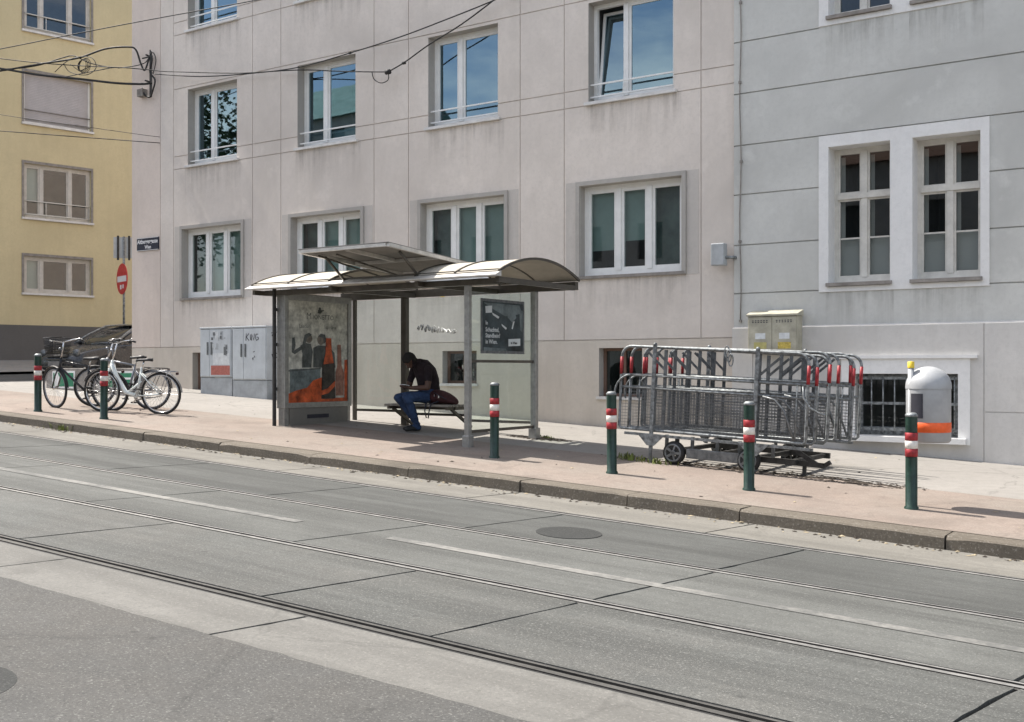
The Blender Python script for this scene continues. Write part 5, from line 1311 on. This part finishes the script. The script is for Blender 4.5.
# ------------------------------------------------------------------ seated person
px_, py_ = X(427.5, 13.52), 13.52; pz_ = zp(px_, py_)
seat_h = bz - pz_
def etube(mb, pts, rad, n=16):
    """elliptical tube: rad = (rx along local x, ry across)"""
    pts = [Vector(p) for p in pts]; rings = []
    for i, p in enumerate(pts):
        d = (pts[min(i+1, len(pts)-1)] - pts[max(i-1, 0)]).normalized(); a = Vector((1,0,0)); a = (a - d*a.dot(d)).normalized(); b = d.cross(a)
        rx, ry = rad[i]; rings.append([p + a*rx*math.cos(2*math.pi*k/n) + b*ry*math.sin(2*math.pi*k/n) for k in range(n)])
    vs = [q for r_ in rings for q in r_]
    mb.add(vs, [(i*n+k, i*n+(k+1) % n, (i+1)*n+(k+1) % n, (i+1)*n+k) for i in range(len(pts)-1) for k in range(n)] + [tuple(range(n))[::-1], tuple(range((len(pts)-1)*n, len(pts)*n))], 0, True)
def ball(mb, c, ax, r, n=14):
    """ellipsoid; ax = 3 orthonormal axes, r = radii"""
    c = Vector(c); vs = []; fs = []
    for i in range(n+1):
        th = math.pi*i/n
        for k in range(n*2):
            ph = math.pi*k/n; vs.append(c + ax[0]*r[0]*math.sin(th)*math.cos(ph) + ax[1]*r[1]*math.sin(th)*math.sin(ph) + ax[2]*r[2]*math.cos(th))
    N = n*2; mb.add(vs, [(i*N+k, i*N+(k+1) % N, (i+1)*N+(k+1) % N, (i+1)*N+k) for i in range(n) for k in range(N)], 0, True)
V = Vector; SH = seat_h
body = MB(); segs = []
def limb(pts, radii, lab, n=14):
    body.tube(pts, radii, n)
    for p in (pts[0], pts[-1]): ball(body, p, (V((1,0,0)), V((0,1,0)), V((0,0,1))), (radii[0] if p is pts[0] else radii[-1],)*3, 8)
    for a_, b2 in zip(pts[:-1], pts[1:]): segs.append((V(a_), V(b2), lab))
etube(body, [(0,.06,SH+.02),(0,.05,SH+.11),(0,.03,SH+.21),(0,.01,SH+.34),(0,-.04,SH+.47),(0,-.115,SH+.565),(0,-.19,SH+.605)],
      [(.15,.10),(.185,.15),(.182,.155),(.19,.158),(.20,.15),(.185,.115),(.09,.075)])
for a_, b2 in (((0,.05,SH+.16),(0,.0,SH+.34)), ((0,.0,SH+.34),(0,-.10,SH+.50)), ((0,-.10,SH+.50),(0,-.19,SH+.59)), ((-.17,-.12,SH+.53),(.17,-.12,SH+.53))): segs.append((V(a_), V(b2), 'shirt'))
segs.append((V((-.09,.05,SH+.04)), V((.09,.05,SH+.04)), 'jeans'))
# head bowed forward over the phone
hc = V((0,-.315,SH+.635)); fwd = V((0,-.50,-.866)).normalized(); upv = V((0,-.866,.50)).normalized(); rt_ = V((1,0,0))
body.tube([(0,-.17,SH+.58),(0,-.235,SH+.625),hc-upv*.05], [.068,.058,.058], 14); segs.append((V((0,-.21,SH+.61)), hc-upv*.06, 'skin'))
ball(body, hc+upv*.02-fwd*.012, (rt_, fwd, upv), (.078,.098,.105)); ball(body, hc-upv*.055+fwd*.028, (rt_, fwd, upv), (.058,.068,.065))
ball(body, hc-upv*.022+fwd*.098, (rt_, fwd, upv), (.014,.02,.024), 8); ball(body, hc-upv*.062+fwd*.088, (rt_, fwd, upv), (.024,.012,.008), 8)
for s in (-1, 1):
    ball(body, hc-upv*.015+rt_*s*.080-fwd*.01, (rt_, fwd, upv), (.012,.02,.032), 8); ball(body, hc+upv*.016+fwd*.083+rt_*s*.03, (rt_, fwd, upv), (.018,.012,.010), 8)
segs.append((hc-upv*.06+fwd*.04, hc+fwd*.05, 'skin')); 
# legs: thighs forward, shins drawn back, ankles close together
knee = {-1: V((-.13,-.44,SH+.085)), 1: V((.10,-.45,SH+.095))}; ank = {-1: V((-.05,-.15,.10)), 1: V((.07,-.24,.095))}
for s in (-1, 1):
    hip = V((s*.095,.02,SH+.085)); k = knee[s]; a_ = ank[s]
    limb([hip, hip.lerp(k, .5)+V((0,0,.012)), k], [.098,.085,.064], 'jeans'); m_ = k.lerp(a_, .35)+V((0,.025,0))
    limb([k, m_, a_], [.064,.062,.046], 'jeans')
    toe = a_ + V((s*.03,-.19,-.055)); heel = a_ + V((0,.055,-.05))
    etube(body, [heel, a_+V((0,.0,-.04)), a_.lerp(toe,.5)+V((0,0,-.012)), toe], [(.034,.035),(.042,.045),(.047,.036),(.036,.026)], 12); ball(body, toe, (V((1,0,0)),V((0,1,0)),V((0,0,1))), (.04,.045,.03), 8)
    segs.append((heel-V((0,0,.02)), toe, 'shoe')); segs.append((a_-V((0,0,.02)), a_-V((0,0,.05)), 'shoe'))
# arms and hands with five fingers closing round the phone
phone_c = V((-.02,-.40,SH+.26)); phone_n = (hc - phone_c).normalized(); pu = V((1,0,0)); pv = phone_n.cross(pu).normalized()
for s in (-1, 1):
    sh = V((s*.185,-.115,SH+.505)); el = V((s*.245,-.17,SH+.235)); wr = phone_c + V((s*.085,.055,-.03))
    limb([sh, sh.lerp(el, .5)+V((s*.015,0,0)), el], [.062,.053,.043], 'arm'); limb([el, el.lerp(wr,.35), wr], [.043,.041,.028], 'skin')
    d = (phone_c + V((s*.03,-.01,-.01)) - wr).normalized(); palm = wr + d*.045
    side = phone_n.cross(d).normalized()
    ball(body, palm, (d, side, phone_n), (.05,.042,.017), 8)
    for f, (o_, ln) in enumerate(((-.031,.062),(-.011,.072),(.010,.068),(.030,.052))):
        b0 = palm + d*.035 + side*o_; m1 = b0 + d*ln*.45 - phone_n*.012; m2 = m1 + d*ln*.3 + phone_n*.012; e = m2 + phone_n*ln*.25 - d*.004
        body.tube([palm + side*o_*.6, b0, m1, m2, e], [.010,.0095,.009,.0085,.007], 8)
    t0 = palm - d*.02 + side*.03*(-s); body.tube([t0, t0 + side*(-s)*.022 + phone_n*.018 + d*.015, t0 + phone_n*.032 + d*.05 + side*(-s)*.008, t0 + phone_n*.026 + d*.072], [.013,.0115,.010,.008], 8)
    segs.append((wr, palm + d*.1, 'skin'))
P_ = body.build('person', [M['shirt'], M['skin'], M['jeans'], M['rubber'], M['hair']], flip=True)
rm = P_.modifiers.new('r', 'REMESH'); rm.mode = 'VOXEL'; rm.voxel_size = .0075
sm_ = P_.modifiers.new('s', 'SMOOTH'); sm_.factor = .5; sm_.iterations = 3
dg = bpy.context.evaluated_depsgraph_get(); me = bpy.data.meshes.new_from_object(P_.evaluated_get(dg), depsgraph=dg)
P_.modifiers.clear(); P_.data = me
me.materials.clear()
for m_ in ('shirt', 'skin', 'jeans', 'rubber', 'hair'): me.materials.append(M[m_])
def segd(p, a_, b2):
    ab = b2 - a_; t = max(0, min(1, (p-a_).dot(ab)/max(1e-9, ab.length_squared))); return (p - (a_+ab*t)).length, t
# gentle cloth folds
from mathutils import noise as mnoise
lab_i = {'shirt': 0, 'skin': 1, 'jeans': 2, 'shoe': 3}
vl = {}
for p in me.polygons:
    c = p.center; lab = min(((segd(c, a_, b2)[0] - {'shirt': .12, 'jeans': .08, 'arm': .05, 'skin': .04, 'shoe': .04}[lab], lab) for a_, b2, lab in segs), key=lambda q: q[0])[1]
    if lab == 'arm': li = 0 if ((c - V((math.copysign(.185, c.x),-.115,SH+.505))).length < .20) else 1
    else: li = lab_i[lab]
    q = c - hc
    if q.length < .16 and (q.dot(upv) > .035 or (q.dot(fwd) < .0 and q.dot(upv) > -.05)) and not (q.dot(fwd) > .07 and q.dot(upv) < .06): li = 4
    p.material_index = li; p.use_smooth = True
    for v in p.vertices: vl.setdefault(v, li)
nrm = [v.normal.copy() for v in me.vertices]
for v in me.vertices:
    li = vl.get(v.index, 1)
    if li in (0, 2):
        f = mnoise.noise(v.co*V((14, 14, 22)).x if False else V((v.co.x*13, v.co.y*13, v.co.z*24)))
        v.co += nrm[v.index]*f*.006
    elif li == 4: v.co += nrm[v.index]*(.010 + .004*mnoise.noise(v.co*60))
P_.scale = (1.06, 1.04, 1.04); P_.location = (px_, py_, pz_); P_.rotation_euler = (0, 0, R(-17))
tag(P_, 'person in dark shirt and jeans bent over a phone on the shelter bench', 'person')
mb = MB(); mb.obox(phone_c + phone_n*.012, pu*.075, pv*.037, phone_n*.0045, 0); mb.obox(phone_c + phone_n*.0172, pu*.068, pv*.033, phone_n*.0005, 1)
ph_ = mb.build('phone', [M['paper_white'], M['black_plastic']]); ph_.location = P_.location; ph_.rotation_euler = P_.rotation_euler; ph_.scale = P_.scale
tag(ph_, 'small phone held in both hands by the seated person', 'phone')
# bag on the bench
bx_ = X(443, 13.5); by_ = 13.5
bg_ = empty('shoulder_bag', (bx_, by_, bz+.002), 'dark red bag lying on the bench beside the seated person', 'bag')
mb = MB(); n = 22
for i in range(9):
    pass
rows_ = []
prof = [(-.27,.05,.10),(-.25,.09,.19),(-.16,.13,.235),(-.04,.14,.225),(.08,.135,.19),(.18,.11,.14),(.25,.08,.09),(.275,.04,.05)]
for x, w, h in prof: rows_.append([(x, w*math.cos(2*math.pi*k/n), max(0.0, h/2 + h/2*math.sin(2*math.pi*k/n)*(1.0))) for k in range(n)])
vs = [p for r_ in rows_ for p in r_]
mb.add(vs, [(i*n+k, i*n+(k+1) % n, (i+1)*n+(k+1) % n, (i+1)*n+k) for i in range(len(prof)-1) for k in range(n)] + [tuple(range(n))[::-1], tuple(range((len(prof)-1)*n, len(prof)*n))], 0, True)
o = mb.build('bag_body', M['bag'], bg_); s_ = o.modifiers.new('s', 'SUBSURF'); s_.levels = s_.render_levels = 2
mb = MB(); mb.tube([(-.1,-.1,.19),(-.02,-.14,.16),(.08,-.15,.12),(.16,-.12,.08)], .007, 6); mb.build('zip', M['ink'], bg_)
mb = MB(); mb.tube([(-.14,-.13,.06),(-.15,-.235,.01),(-.16,-.25,-.10),(-.13,-.25,-.20),(-.09,-.25,-.21),(-.08,-.25,-.12),(-.05,-.235,.01),(.02,-.14,.05)], .010, 6); mb.build('strap', M['ink'], bg_)
mb = MB(); mb.box(.02,.045,-.150,-.138,.10,.14); mb.box(-.06,-.045,-.150,-.138,.12,.15); mb.build('buckle', M['chrome'], bg_)

# ------------------------------------------------------------------ light, sky, camera
SUN_EL, SUN_AZ = R(57), R(1.5)         # azimuth: from -x, swung 13 degrees towards the camera side
sd = V((-math.cos(SUN_EL)*math.cos(SUN_AZ), -math.cos(SUN_EL)*math.sin(SUN_AZ), math.sin(SUN_EL)))
ld = bpy.data.lights.new('sun', 'SUN'); ld.energy = 4.0; ld.angle = R(.53); ld.color = (1, .94, .86)
lo = bpy.data.objects.new('sun', ld); COL.objects.link(lo); lo.rotation_euler = sd.to_track_quat('Z', 'Y').to_euler()
wd = bpy.data.worlds.new('World'); scene.world = wd; wd.use_nodes = True; nt = wd.node_tree
bgn = nt.nodes['Background']; sky = nt.nodes.new('ShaderNodeTexSky'); sky.sky_type = 'NISHITA'; sky.sun_disc = False
sky.sun_elevation = SUN_EL; sky.sun_rotation = math.atan2(sd.x, sd.y); sky.air_density = 1.0; sky.dust_density = 2.5; sky.ozone_density = .6; sky.altitude = 200
tc = nt.nodes.new('ShaderNodeTexCoord'); mp = nt.nodes.new('ShaderNodeMapping'); mp.inputs['Scale'].default_value = (1.6, 1.6, 5)
nt.links.new(tc.outputs['Generated'], mp.inputs['Vector'])
nz = nt.nodes.new('ShaderNodeTexNoise'); nz.inputs['Scale'].default_value = 1.7; nz.inputs['Detail'].default_value = 7; nz.inputs['Roughness'].default_value = .6
nt.links.new(mp.outputs[0], nz.inputs['Vector'])
rp = nt.nodes.new('ShaderNodeValToRGB'); rp.color_ramp.elements[0].position = .46; rp.color_ramp.elements[1].position = .66; rp.color_ramp.elements[1].color = (.8,.8,.8,1)
nt.links.new(nz.outputs['Fac'], rp.inputs[0])
mx = nt.nodes.new('ShaderNodeMix'); mx.data_type = 'RGBA'; nt.links.new(rp.outputs[0], mx.inputs[0]); nt.links.new(sky.outputs[0], mx.inputs[6]); mx.inputs[7].default_value = (10.2, 9.8, 9.1, 1)
nt.links.new(mx.outputs[2], bgn.inputs[0]); bgn.inputs[1].default_value = .112
cd = bpy.data.cameras.new('camera'); cam = bpy.data.objects.new('camera', cd); COL.objects.link(cam); scene.camera = cam
cam.location = (0, 0, CAMH); cam.rotation_euler = (R(90), 0, math.asin(SA)); cd.sensor_width = 36; cd.lens = F/1024*36; cd.shift_y = 8/1024; cd.clip_end = 4000; cd.clip_start = .05
vs_ = scene.view_settings; vs_.view_transform = 'Standard'; vs_.look = 'None'; vs_.exposure = 1.2; vs_.gamma = 1; vs_.use_curve_mapping = False
scene.render.resolution_x, scene.render.resolution_y = 1024, 722
scene.cycles.max_bounces = 8; scene.cycles.transparent_max_bounces = 24; scene.cycles.use_denoising = True
